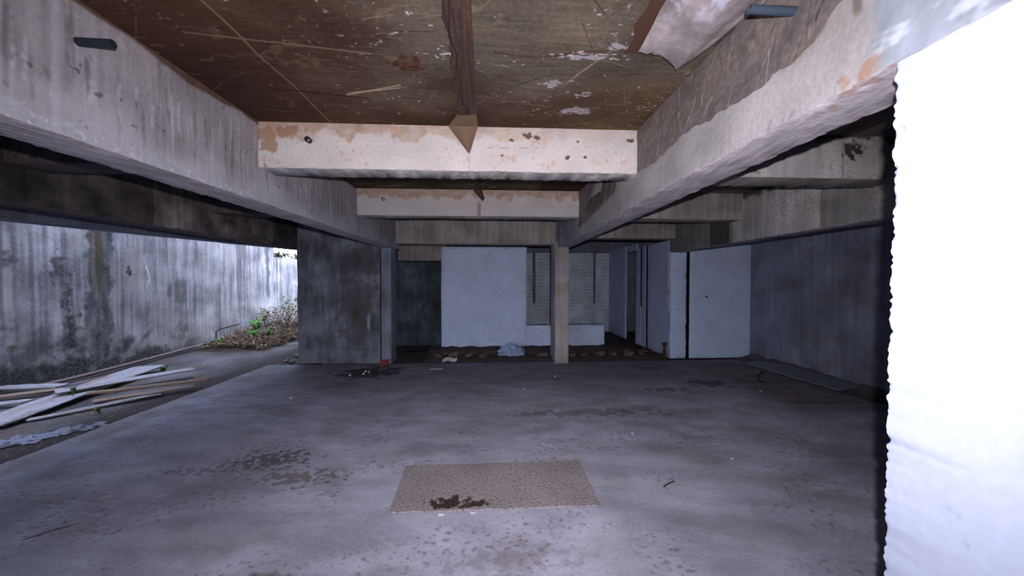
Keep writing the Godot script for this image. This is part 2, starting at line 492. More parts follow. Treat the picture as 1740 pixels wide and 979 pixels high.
func tex_cross_one(u: float, v: float) -> Color:
	var c := beige(u, v, 0.0, 0.9, 0.25)
	var p := maxf(spot(u, v, -1.70, -2.56, 0.10, 0.13, 1.3, 9.0), spot(u, v, -1.55, -2.62, 0.14, 0.06, 1.2, 9.0))
	c = c.lerp(Color(0.58, 0.45, 0.35), 0.75 * p)
	var holes := 0.0
	for h in [Vector3(0.26, -2.635, 0.035), Vector3(0.33, -2.62, 0.028), Vector3(0.14, -2.60, 0.018), Vector3(0.58, -2.475, 0.022), Vector3(0.72, -2.48, 0.018), Vector3(0.06, -2.48, 0.014), Vector3(0.66, -2.60, 0.014), Vector3(1.08, -2.62, 0.03), Vector3(-0.18, -2.66, 0.014)]:
		holes = maxf(holes, spot(u, v, h.x, h.y, h.z, h.z * 0.75, 1.0, 24.0))
	c = c.lerp(Color(0.36, 0.27, 0.23), 0.9 * holes)
	c = c.lerp(Color(0.62, 0.60, 0.64), 0.6 * (1.0 - sm(0.001, 0.005, absf(u + 0.19))) * sm(-2.55, -2.50, v))
	c = c.lerp(Color(0.60, 0.57, 0.57), 0.6 * (1.0 - sm(0.002, 0.006, absf(v + 2.535 + 0.03 * u))) * sm(-0.1, 0.0, u) * sm(0.9, 0.6, u) * sm(-0.2, 0.2, fb.get_noise_2d(u * 8.0, 3.0)))
	c.a -= 0.4 * holes
	return c


func tex_cross_two(u: float, v: float) -> Color:
	var c := beige(u, v, 17.0, 1.0, 1.0)
	c = hued(c.lerp(Color(0.72, 0.71, 0.73), 0.45 * sm(-2.56, -2.50, v)), 0.92, c.a)
	c = c.lerp(Color(0.40, 0.34, 0.30), 0.5 * (1.0 - sm(0.01, 0.035, absf(u + 0.20))) * sm(-2.58, -2.5, v))
	return c


func tex_retaining(u: float, v: float) -> Color:
	var n := fb.get_noise_2d(u * 0.9, v * 1.2)
	var streak := fb.get_noise_2d(u * 5.0, v * 0.35 + 5.0)
	var streak2 := fb.get_noise_2d(u * 14.0, v * 0.8 + 15.0)
	var fine := fb.get_noise_2d(u * 18.0, v * 18.0)
	var c := hued(Color(0.62, 0.605, 0.61), 0.90 + 0.32 * n + 0.15 * streak + 0.12 * streak2 + 0.12 * fine)
	c = c.lerp(Color(0.66, 0.63, 0.58), 0.4 * sm(0.0, 0.4, fb.get_noise_2d(u * 1.2 + 44.0, v * 0.8)))
	var mold := 0.0
	mold = maxf(mold, 0.85 * (1.0 - sm(0.10, 0.20, absf(u + 6.15 + 0.16 * fb.get_noise_2d(u * 3.0, v * 3.0)))) * (0.75 + 0.6 * fb.get_noise_2d(u * 6.0, v * 2.0)))
	mold = maxf(mold, 0.95 * spot(u, v, -5.74, -0.55, 0.17, 0.60, 1.1, 4.0, 0.1))
	mold = maxf(mold, 0.75 * spot(u, v, -5.62, -1.70, 0.16, 0.25, 1.2, 6.0, 0.1))
	mold = maxf(mold, 0.8 * spot(u, v, -5.72, -1.2, 0.09, 0.3, 1.1, 6.0, 0.1))
	mold = maxf(mold, 0.65 * spot(u, v, -5.05, -1.8, 0.12, 0.2, 1.1, 6.0, 0.1))
	mold = maxf(mold, 0.5 * spot(u, v, -5.3, -0.5, 0.4, 0.35, 1.2, 3.0, 0.1))
	mold = maxf(mold, 0.35 * spot(u, v, -7.6, -1.25, 0.5, 0.4, 1.2, 2.0, 0.1))
	var foot := sm(-0.42, -0.06, v + 0.55 * fb.get_noise_2d(u * 2.2, v * 2.0)) * sm(-8.8, -7.0, u)
	mold = maxf(mold, 0.92 * foot)
	c = c.lerp(Color(0.19, 0.195, 0.18), clampf(mold, 0.0, 1.0) * (0.8 + 0.5 * fine))
	var rustline := (1.0 - sm(0.05, 0.12, absf(u + 6.12 + 0.06 * n))) * sm(-0.9, -1.6, v)
	c = c.lerp(Color(0.34, 0.29, 0.19), 0.55 * rustline)
	var band := (1.0 - sm(0.17, 0.20, absf(u + 9.42))) * sm(-0.9, -1.05, v)
	c = c.lerp(Color(0.36, 0.345, 0.345), 0.85 * band * (0.8 + 0.5 * streak2))
	var crack := (1.0 - sm(0.03, 0.12, absf(u + 10.45 + 0.08 * fb.get_noise_2d(u, v * 3.0)))) * sm(-0.9, -1.2, v)
	c = c.lerp(Color(0.30, 0.30, 0.33), 0.75 * crack)
	var hole := spot(u, v, -6.63, -1.68, 0.05, 0.09, 0.8, 9.0)
	c = c.lerp(Color(0.10, 0.10, 0.10), 0.9 * hole)
	var wx := -6.95 + 0.05 * sin(v * 9.0)
	c = c.lerp(Color(0.92, 0.93, 0.97), 0.8 * (1.0 - sm(0.006, 0.022, absf(u - wx))) * sm(-2.12, -2.02, v) * sm(-1.35, -1.5, v) * sm(-0.25, 0.1, fb.get_noise_2d(u * 8.0, v * 6.0)))
	c.a = 0.5 + 0.15 * fine + 0.06 * streak2 - 0.1 * mold - 0.3 * hole
	return c


func tex_left_block(u: float, v: float) -> Color:
	var n := fb.get_noise_2d(u * 1.6, v * 1.6)
	var fine := fb.get_noise_2d(u * 24.0, v * 24.0)
	var c := hued(Color(0.43, 0.45, 0.495), 0.95 + 0.36 * n + 0.16 * fine + 0.2 * fb.get_noise_2d(u * 7.0, v * 1.2 + 8.0))
	var d := spot(u, v, -2.45, -1.0, 0.38, 0.75, 0.9, 3.0)
	d = maxf(d, spot(u, v, -2.40, -1.85, 0.45, 0.3, 0.8, 3.0))
	c = c.lerp(Color(0.31, 0.30, 0.31), 0.6 * d)
	c = c.lerp(Color(0.70, 0.71, 0.75), 0.6 * spot(u, v, -2.28, -0.78, 0.035, 0.22, 0.8, 8.0))
	c = c.lerp(Color(0.30, 0.24, 0.21), 0.6 * spot(u, v, -2.47, -0.95, 0.10, 0.22, 1.0, 6.0))
	c = c.lerp(Color(0.44, 0.45, 0.49), sm(-0.35, 0.0, v + 0.25 * n) * 0.35)
	c.a = 0.5 + 0.25 * fine + 0.1 * n
	return c


func tex_ground(u: float, v: float) -> Color:
	var n := fb.get_noise_2d(u * 1.2, v * 1.2)
	var fine := fb.get_noise_2d(u * 22.0, v * 22.0)
	var c := hued(Color(0.315, 0.305, 0.32), 0.95 + 0.35 * n + 0.5 * fine)
	c = c.lerp(Color(0.33, 0.27, 0.23), 0.7 * sm(0.0, 0.35, fb.get_noise_2d(u * 2.4 + 9.0, v * 1.4)))
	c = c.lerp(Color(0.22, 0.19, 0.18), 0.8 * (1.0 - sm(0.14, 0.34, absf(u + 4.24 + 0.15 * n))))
	c = c.lerp(Color(0.60, 0.50, 0.42), 0.6 * sm(0.35, 0.5, fb.get_noise_2d(u * 16.0, v * 16.0 + 4.0)) * sm(-0.2, 0.2, n))
	c = c.lerp(Color(0.31, 0.285, 0.29), 0.7 * sm(-4.0, -3.6, u))
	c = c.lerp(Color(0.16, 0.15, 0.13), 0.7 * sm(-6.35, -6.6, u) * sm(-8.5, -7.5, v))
	c.a = 0.5 + 0.4 * fine
	return c


func tex_wood(u: float, v: float) -> Color:
	var grain := fb.get_noise_2d(u * 1.6, v * 60.0)
	var fine := fb.get_noise_2d(u * 12.0, v * 30.0)
	var c := hued(Color(0.57, 0.555, 0.575), 0.92 + 0.25 * grain + 0.12 * fine)
	c = c.lerp(Color(0.46, 0.38, 0.30), 0.5 * sm(0.15, 0.45, fb.get_noise_2d(u * 1.5 + 3.0, v * 6.0)))
	c.a = 0.5 + 0.4 * grain
	return c


func tex_film(u: float, v: float) -> Color:
	var n := fb.get_noise_2d(u * 2.5, v * 4.0)
	var crease := 1.0 - absf(fb.get_noise_2d(u * 5.0 + v * 3.0, v * 2.0 - u * 2.0))
	var fine := fb.get_noise_2d(u * 24.0, v * 24.0)
	var c := Color(0.46, 0.43, 0.425).lerp(Color(0.40, 0.37, 0.355), sm(-0.1, 0.3, n))
	c = hued(c, 0.95 + 0.25 * n + 0.12 * fine)
	c = c.lerp(Color(0.56, 0.53, 0.52), 0.35 * sm(0.85, 1.0, crease) * sm(-0.1, 0.3, fine + n))
	c.a = 0.5 + 0.3 * n + 0.1 * fine
	return c


func tex_peel(u: float, v: float) -> Color:
	var n := fb.get_noise_2d(u * 4.0, v * 4.0)
	var fine := fb.get_noise_2d(u * 26.0, v * 26.0)
	var c := hued(Color(0.54, 0.51, 0.52), 0.95 + 0.25 * n + 0.10 * fine)
	c = c.lerp(Color(0.72, 0.73, 0.84), 0.7 * sm(0.0, 0.4, fb.get_noise_2d(u * 9.0 + 2.0, v * 7.0)) * sm(-1.55, -1.35, v - 0.4 * (u - 0.75)))
	c.a = 0.5 + 0.3 * fine
	return c


func make_materials() -> void:
	paint("concrete", 1024, 512, Rect2(-5, -2.7, 10, 5), tex_concrete, 1.2)
	paint("white_paint", 900, 450, Rect2(-1.2, -2.5, 6, 3), tex_paint, 1.2)
	paint("near_paint", 640, 400, Rect2(-2.0, -2.2, 3.5, 2.2), tex_near_paint, 0.7, 0.7)
	paint("rough_paint", 640, 420, Rect2(0, -2.7, 4.2, 2.75), tex_rough_paint, 3.0)
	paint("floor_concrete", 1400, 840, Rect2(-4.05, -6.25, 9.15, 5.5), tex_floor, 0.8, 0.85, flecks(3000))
	paint("mat_surface", 640, 280, Rect2(-0.8, -2.8, 1.6, 0.7), tex_mat, 1.5, 0.75)
	paint("ceiling_boards", 1180, 660, Rect2(-1.8, -2.66, 2.98, 1.66), tex_ceiling, 1.0, 0.8, ceiling_strokes())
	paint("beam_left", 1400, 180, Rect2(-6.2, -2.72, 5.2, 0.66), tex_beam_left, 1.5, 0.92, drips(260, -6.1, -1.0, -2.7, -2.1, Color(0.74, 0.73, 0.76, 0.3), Color(0.40, 0.39, 0.41, 0.25), 3.0))
	paint("beam_right", 1300, 190, Rect2(-5.5, -2.72, 5.2, 0.66), tex_beam_right, 1.5)
	paint("beam_soffit", 512, 1024, Rect2(-2.0, -5.2, 3.6, 5.2), tex_soffit, 1.5)
	paint("cross_one", 1100, 150, Rect2(-1.8, -2.72, 2.96, 0.40), tex_cross_one, 2.5)
	paint("cross_two", 800, 110, Rect2(-1.86, -2.72, 3.02, 0.40), tex_cross_two, 2.0)
	paint("retaining", 1300, 400, Rect2(-13.0, -2.75, 10.0, 2.9), tex_retaining, 1.5, 0.95, drips(420, -12.5, -3.5, -2.7, 0.0, Color(0.72, 0.71, 0.73, 0.12), Color(0.36, 0.36, 0.37, 0.14), 4.5))
	paint("left_block", 420, 600, Rect2(-3.6, -2.75, 1.8, 2.75), tex_left_block, 1.2)
	paint("earth", 1000, 900, Rect2(-7.2, -10.5, 11.0, 9.5), tex_ground, 3.0, 0.95)
	paint("old_wood", 512, 128, Rect2(-1.2, -0.2, 2.4, 0.4), tex_wood, 2.5, 0.85)
	paint("outer_beam", 900, 160, Rect2(-6.4, -2.75, 4.4, 0.78), tex_outer_beam, 1.2)
	paint("side_beam", 800, 150, Rect2(-6.4, -2.75, 4.0, 0.75), tex_side_beam, 1.2)
	paint("cross_side", 500, 100, Rect2(1.36, -2.75, 2.1, 0.45), tex_cross_side, 1.2)
	paint("tape", 96, 700, Rect2(-0.2, -0.7, 0.3, 1.9), tex_tape, 1.5, 0.55)
	paint("stuck_film", 700, 260, Rect2(-2.7, -2.72, 1.8, 0.5), tex_film, 2.0, 0.45, creases())
	paint("peeled_paper", 400, 400, Rect2(0.6, -1.95, 0.8, 0.8), tex_peel, 1.0, 0.6)
	tinted("grey_concrete", "concrete", Color(0.66, 0.66, 0.68))
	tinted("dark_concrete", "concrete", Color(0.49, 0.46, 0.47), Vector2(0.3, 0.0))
	tinted("brown_concrete", "concrete", Color(0.76, 0.742, 0.73), Vector2(0.55, 0.1))
	tinted("blue_concrete", "concrete", Color(0.66, 0.70, 0.79), Vector2(0.15, 0.2))
	tinted("recess_wall", "left_block", Color(0.80, 0.88, 0.88), Vector2(0.37, 0.0))
	tinted("long_soffit", "beam_soffit", Color(0.80, 0.79, 0.80))
	tinted("side_concrete", "concrete", Color(0.78, 0.77, 0.80), Vector2(0.4, 0.05))
	tinted("pale_concrete", "concrete", Color(0.87, 0.87, 0.87), Vector2(0.7, 0.0))
	tinted("dark_boards", "ceiling_boards", Color(0.85, 0.85, 0.85), Vector2(0.2, 0.3))
	tinted("dim_paint", "white_paint", Color(0.88, 0.88, 0.90))
	plain("black_gap", Color(0.06, 0.06, 0.07))
	plain("brick_red", Color(0.36, 0.27, 0.255))
	plain("brick_grey", Color(0.40, 0.37, 0.37))
	plain("dark_steel", Color(0.17, 0.20, 0.24), 0.5, 0.3)
	plain("blue_pipe", Color(0.21, 0.25, 0.31), 0.5)
	plain("rust", Color(0.27, 0.18, 0.14))
	plain("brown_tape", Color(0.25, 0.195, 0.175), 0.6)
	plain("tan_tape", Color(0.42, 0.345, 0.28), 0.6)
	plain("pale_chip", Color(0.85, 0.85, 0.88), 0.6)


# ------------------------------------------------------------------ meshes

func cuts(a: float, b: float, step: float) -> PackedFloat32Array:
	var out := PackedFloat32Array([a])
	var e := minf(0.015, (b - a) * 0.25)
	var n := maxi(1, int(round((b - a - 2.0 * e) / step)))
	for i in n + 1:
		out.append(a + e + (b - a - 2.0 * e) * i / n)
	out.append(b)
	return out


func uv_of(p: Vector3, axis: int) -> Vector2:
	if axis == 0: return Vector2(p.z, -p.y)
	if axis == 1: return Vector2(p.x, p.z)
	return Vector2(p.x, -p.y)


func worn(p: Vector3, lo: Vector3, hi: Vector3, amp: float, chip: float) -> Vector3:
	var q := p
	var d := Vector3.ZERO
	var n := 0
	for a in 3:
		if p[a] <= lo[a] + 1e-4:
			d[a] = 1.0; n += 1
		elif p[a] >= hi[a] - 1e-4:
			d[a] = -1.0; n += 1
	if n >= 2 and chip > 0.0:
		var k := 0.4 + 0.55 * wn.get_noise_3d(p.x * 24.0, p.y * 24.0, p.z * 24.0) + 0.5 * wn.get_noise_3d(p.x * 61.0, p.y * 61.0, p.z * 61.0) + 0.35 * fb.get_noise_3d(p.x * 5.0, p.y * 5.0, p.z * 5.0)
		q += d * chip * clampf(k, 0.0, 1.6)
	if amp > 0.0:
		q += Vector3(fb.get_noise_3d(p.x * 1.5, p.y * 1.5, p.z * 1.5), fb.get_noise_3d(p.x * 1.5 + 50.0, p.y * 1.5, p.z * 1.5), fb.get_noise_3d(p.x * 1.5, p.y * 1.5 + 50.0, p.z * 1.5)) * amp
	return q


# adds a box with worn edges; put_in maps axis -> SurfaceTool
func worn_box(put_in: Array, lo: Vector3, hi: Vector3, step: Vector3, amp := 0.004, chip := 0.006, shape: Variant = null) -> void:
	for axis in 3:
		var b := (axis + 1) % 3
		var c := (axis + 2) % 3
		var bs := cuts(lo[b], hi[b], step[b])
		var cs := cuts(lo[c], hi[c], step[c])
		var st: SurfaceTool = put_in[axis]
		for side in 2:
			st.set_smooth_group(axis * 2 + side)
			for i in bs.size() - 1:
				for j in cs.size() - 1:
					var quad := []
					for k in [[i, j], [i + 1, j], [i + 1, j + 1], [i, j + 1]]:
						var p := Vector3.ZERO
						p[axis] = lo[axis] if side == 0 else hi[axis]
						p[b] = bs[k[0]]
						p[c] = cs[k[1]]
						quad.append(p)
					for k in ([0, 1, 2, 0, 2, 3] if side == 0 else [0, 2, 1, 0, 3, 2]):
						var p: Vector3 = quad[k]
						st.set_uv(uv_of(p, axis))
						var w := worn(p, lo, hi, amp, chip)
						st.add_vertex(shape.call(w) if shape != null else w)


func tool_new() -> SurfaceTool:
	var st := SurfaceTool.new()
	st.begin(Mesh.PRIMITIVE_TRIANGLES)
	return st


func done(st: SurfaceTool, m: Material, mesh: ArrayMesh = null, tangents := true) -> ArrayMesh:
	st.generate_normals()
	if tangents: st.generate_tangents()
	st.set_material(m)
	return st.commit(mesh)


# boxes: list of [lo, hi]; m is a material or [x, y, z] materials
func boxes_mesh(boxes: Array, m: Variant, step := Vector3(0.25, 0.25, 0.25), amp := 0.004, chip := 0.006, shape: Variant = null) -> ArrayMesh:
	var list: Array = m if m is Array else [m, m, m]
	var tools := {}
	var by_axis := []
	for a in 3:
		if not tools.has(list[a]): tools[list[a]] = tool_new()
		by_axis.append(tools[list[a]])
	for b in boxes:
		worn_box(by_axis, b[0], b[1], step, amp, chip, shape)
	var mesh: ArrayMesh = null
	for k in tools:
		mesh = done(tools[k], k, mesh)
	return mesh


func structure(called: String, label: String, category: String, boxes: Array, m: Variant, step := Vector3(0.25, 0.25, 0.25), amp := 0.004, chip := 0.006, shape: Variant = null) -> MeshInstance3D:
	var o := put(called, boxes_mesh(boxes, m, step, amp, chip, shape))
	tag(o, label, category, "structure")
	return o


# a thin sheet: at(u, v) -> Vector3 over a grid, given thickness along its normals
func sheet(at: Callable, nu: int, nv: int, thick: float, m: Material, uv: Variant = null) -> ArrayMesh:
	var st := tool_new()
	var p := []
	var nrm := []
	for i in nu + 1:
		for j in nv + 1:
			p.append(at.call(float(i) / nu, float(j) / nv))
	for i in nu + 1:
		for j in nv + 1:
			var du: Vector3 = p[mini(i + 1, nu) * (nv + 1) + j] - p[maxi(i - 1, 0) * (nv + 1) + j]
			var dv: Vector3 = p[i * (nv + 1) + mini(j + 1, nv)] - p[i * (nv + 1) + maxi(j - 1, 0)]
			nrm.append(du.cross(dv).normalized())
	for side in 2:
		st.set_smooth_group(side)
		var off := thick * (0.5 if side == 0 else -0.5)
		for i in nu:
			for j in nv:
				var id := [i * (nv + 1) + j, (i + 1) * (nv + 1) + j, (i + 1) * (nv + 1) + j + 1, i * (nv + 1) + j + 1]
				for k in ([0, 2, 1, 0, 3, 2] if side == 0 else [0, 1, 2, 0, 2, 3]):
					var q: Vector3 = p[id[k]]
					st.set_uv(uv.call(q) if uv != null else Vector2(q.x, q.z))
					st.add_vertex(q + nrm[id[k]] * off)
	# rim
	var rim := []
	for i in nu: rim.append([i * (nv + 1), (i + 1) * (nv + 1)])
	for j in nv: rim.append([nu * (nv + 1) + j, nu * (nv + 1) + j + 1])
	for i in range(nu, 0, -1): rim.append([i * (nv + 1) + nv, (i - 1) * (nv + 1) + nv])
	for j in range(nv, 0, -1): rim.append([j, j - 1])
	st.set_smooth_group(2)
	for e in rim:
		var a: Vector3 = p[e[0]]
		var b: Vector3 = p[e[1]]
		var na: Vector3 = nrm[e[0]] * thick * 0.5
		var nb: Vector3 = nrm[e[1]] * thick * 0.5
		for q in [a + na, b + nb, b - nb, a + na, b - nb, a - na]:
			st.set_uv(uv.call(q) if uv != null else Vector2(q.x, q.z))
			st.add_vertex(q)
	return done(st, m)


# a tube through points; radii per point; open tubes get an inner wall
func tube(st: SurfaceTool, pts: Array, r: float, sides := 10, hollow := 0.0, r2 := -1.0) -> void:
	var rings := []
	var inner := []
	var up := Vector3(0.31, 0.93, 0.17)
	for i in pts.size():
		var d: Vector3 = (pts[mini(i + 1, pts.size() - 1)] - pts[maxi(i - 1, 0)]).normalized()
		var a := d.cross(up).normalized()
		var b := d.cross(a).normalized()
		var rr := r if r2 < 0.0 else lerpf(r, r2, float(i) / (pts.size() - 1))
		var ring := []
		var ring2 := []
		for k in sides:
			var t := TAU * k / sides
			ring.append(pts[i] + (a * cos(t) + b * sin(t)) * rr)
			ring2.append(pts[i] + (a * cos(t) + b * sin(t)) * rr * hollow)
		rings.append(ring)
		inner.append(ring2)
	st.set_smooth_group(1)
	for i in rings.size() - 1:
		for k in sides:
			var l := (k + 1) % sides
			for q in [rings[i][k], rings[i][l], rings[i + 1][l], rings[i][k], rings[i + 1][l], rings[i + 1][k]]:
				st.set_uv(Vector2(q.x + q.z, -q.y))
				st.add_vertex(q)
			if hollow > 0.0:
				for q in [inner[i][k], inner[i + 1][l], inner[i][l], inner[i][k], inner[i + 1][k], inner[i + 1][l]]:
					st.set_uv(Vector2(q.x + q.z, -q.y))
					st.add_vertex(q)
	st.set_smooth_group(4294967295)
	for e in [0, rings.size() - 1]:
		for k in sides:
			var l := (k + 1) % sides
			var tri := []
			if hollow > 0.0:
				tri = [rings[e][k], inner[e][l], rings[e][l], rings[e][k], inner[e][k], inner[e][l]]
			else:
				tri = [pts[e], rings[e][l], rings[e][k]]
			if e > 0: tri.reverse()
			for q in tri:
				st.set_uv(Vector2(q.x, -q.y))
				st.add_vertex(q)


func tube_mesh(pts: Array, r: float, m: Material, sides := 10, hollow := 0.0, r2 := -1.0) -> ArrayMesh:
	var st := tool_new()
	tube(st, pts, r, sides, hollow, r2)
	return done(st, m, null, false)


# an angular lump
func lump_mesh(size: Vector3, sd: int, m: Material) -> ArrayMesh:
	var s := BoxMesh.new()
	s.size = size
	s.subdivide_width = 1; s.subdivide_height = 1; s.subdivide_depth = 1
	var arr := s.get_mesh_arrays()
	var st := tool_new()
	st.set_smooth_group(4294967295)
	for k in arr[Mesh.ARRAY_INDEX]:
		var v: Vector3 = arr[Mesh.ARRAY_VERTEX][k]
		var q := v * (1.0 + 0.45 * wn.get_noise_3d(v.x * 14.0 + sd * 7.3, v.y * 14.0, v.z * 14.0)) + size * 0.16 * Vector3(wn.get_noise_3d(v.x * 20.0, sd * 3.1, v.z * 20.0), wn.get_noise_3d(sd * 5.7, v.y * 20.0, v.z * 20.0), wn.get_noise_3d(v.x * 20.0, v.y * 20.0, sd * 2.3))
		st.set_uv(Vector2(q.x, q.z))
		st.add_vertex(q)
	return done(st, m, null, false)


# ------------------------------------------------------------------ the setting

func build_ground() -> void:
	var m = mats
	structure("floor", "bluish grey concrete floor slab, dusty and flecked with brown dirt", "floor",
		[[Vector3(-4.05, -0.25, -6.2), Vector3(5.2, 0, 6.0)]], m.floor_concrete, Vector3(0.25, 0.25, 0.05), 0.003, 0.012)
	structure("ground", "bare earth and gravel of the alley beside the floor slab", "ground",
		[[Vector3(-7.2, -0.4, -19.5), Vector3(7.0, -0.035, 6.0)]], m.earth, Vector3(0.25, 0.4, 0.25), 0.02, 0.0)


func build_ceiling_and_beams() -> void:
	var m = mats
	var g: Material = m.grey_concrete
	structure("ceiling", "brown stained slab soffit above the nearest bay between the two long beams", "ceiling",
		[[Vector3(-2.0, 2.7, -2.70), Vector3(1.4, 2.95, 6.0)]], m.ceiling_boards, Vector3(0.2, 0.3, 0.2), 0.003, 0.0)
	structure("ceiling", "dark brown slab soffit behind the first cross beam", "ceiling",
		[[Vector3(-2.0, 2.7, -16.0), Vector3(1.4, 2.95, -2.70)]].map(func(b: Array): return [b[0] + Vector3(0, 0, 5.7), b[1]]), m.dark_boards, Vector3(0.2, 0.3, 0.2), 0.003, 0.0)
	structure("ceiling", "dark slab soffit over the bay beside the alley", "ceiling",
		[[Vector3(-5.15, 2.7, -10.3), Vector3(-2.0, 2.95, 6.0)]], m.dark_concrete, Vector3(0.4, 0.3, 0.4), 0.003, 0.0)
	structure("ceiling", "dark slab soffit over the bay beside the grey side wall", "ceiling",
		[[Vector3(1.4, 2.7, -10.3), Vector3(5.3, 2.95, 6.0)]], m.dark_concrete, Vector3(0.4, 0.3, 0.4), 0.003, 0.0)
	# long beams
	structure("beam", "long grey concrete beam with a dark conduit stub, beside the alley bay", "beam",
		[[Vector3(-2.03, 2.10, -6.45), Vector3(-1.77, 2.72, 6.0)]], [m.beam_left, m.long_soffit, g], Vector3(0.08, 0.2, 0.025), 0.004, 0.006)
	structure("beam", "long pale concrete beam with film stuck on its face, running into the white wall", "beam",
		[[Vector3(1.14, 2.12, -6.45), Vector3(1.40, 2.72, 6.0)]], [m.beam_right, m.long_soffit, g], Vector3(0.08, 0.2, 0.025), 0.004, 0.006)
	structure("beam", "dark outer beam on the alley side, partly hidden by the nearer long beam", "beam",
		[[Vector3(-3.80, 2.08, -6.35), Vector3(-3.55, 2.72, 6.0)]], [m.outer_beam, m.dark_concrete, m.dark_concrete], Vector3(0.12, 0.2, 0.04), 0.006, 0.022)
	structure("beam", "grey side beam in front of the grey side wall and above the white block", "beam",
		[[Vector3(3.40, 2.05, -6.35), Vector3(3.66, 2.72, 6.0)]], [m.side_beam, m.side_concrete, m.side_concrete], Vector3(0.12, 0.2, 0.04), 0.005, 0.012)
	structure("beam", "dark bluish edge beam along the slab's rim over the alley", "beam",
		[[Vector3(-5.15, 2.20, -10.0), Vector3(-4.90, 2.72, 6.0)]], m.blue_concrete, Vector3(0.2, 0.2, 0.1), 0.006, 0.010,
		func(p: Vector3): return p + Vector3(0, 0.034 * (-p.z - 6.0) * sm(2.72, 2.2, p.y), 0))
	# cross beams of the middle bay
	structure("beam", "nearest cross beam, pale beige with brown stains and rust spots", "beam",
		[[Vector3(-1.80, 2.355, -2.85), Vector3(1.17, 2.72, -2.64)]], [g, m.pale_concrete, m.cross_one], Vector3(0.04, 0.12, 0.12), 0.005, 0.010)
	structure("beam", "second cross beam, beige with a brown band along its top", "beam",
		[[Vector3(-1.80, 2.355, -4.66), Vector3(1.17, 2.72, -4.45)]], [g, m.pale_concrete, m.cross_two], Vector3(0.05, 0.12, 0.12), 0.005, 0.008)
	structure("beam", "farthest cross beam, deep and brownish grey, over the white partition", "beam",
		[[Vector3(-2.03, 2.18, -6.45), Vector3(1.40, 2.72, -6.15)]], m.brown_concrete, Vector3(0.06, 0.12, 0.12), 0.006, 0.012)
	# cross beams of the side bays
	for z in [-2.64, -4.45]:
		var near: bool = z > -3.0
		structure("beam", "dark cross beam of the alley bay, %s" % ("nearer the camera" if near else "farther back, mostly hidden"), "beam",
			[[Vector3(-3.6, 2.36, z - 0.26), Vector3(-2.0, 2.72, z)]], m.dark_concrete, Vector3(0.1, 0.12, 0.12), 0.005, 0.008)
		structure("beam", "cross beam of the bay beside the grey side wall, %s" % ("the nearer and paler one" if near else "the second one back"), "beam",
			[[Vector3(1.36, 2.345, z - 0.26), Vector3(3.44, 2.72, z)]], [g, m.brown_concrete, m.cross_side] if near else m.brown_concrete, Vector3(0.05, 0.12, 0.12), 0.005, 0.010)
	structure("beam", "far cross beam of the bay beside the grey side wall", "beam",
		[[Vector3(1.36, 2.30, -6.45), Vector3(3.40, 2.72, -6.15)]], m.brown_concrete, Vector3(0.06, 0.12, 0.12), 0.005, 0.010)
	structure("beam", "low lintel over the dark recess left of the white partition", "beam",
		[[Vector3(-2.0, 1.93, -7.45), Vector3(-1.05, 2.27, -7.1)]], m.brown_concrete, Vector3(0.1, 0.12, 0.12), 0.005, 0.010)
	# columns
	structure("column", "slim pale concrete column standing under the end of the pale long beam", "column",
		[[Vector3(1.10, 0, -6.52), Vector3(1.35, 2.20, -6.03)]], m.pale_concrete, Vector3(0.1, 0.06, 0.1), 0.004, 0.008)
	structure("column", "grey corner column under the long beam, beside the dark recess", "column",
		[[Vector3(-2.04, 0, -6.50), Vector3(-1.865, 2.20, -6.17)]], m.blue_concrete, Vector3(0.1, 0.06, 0.1), 0.003, 0.006)


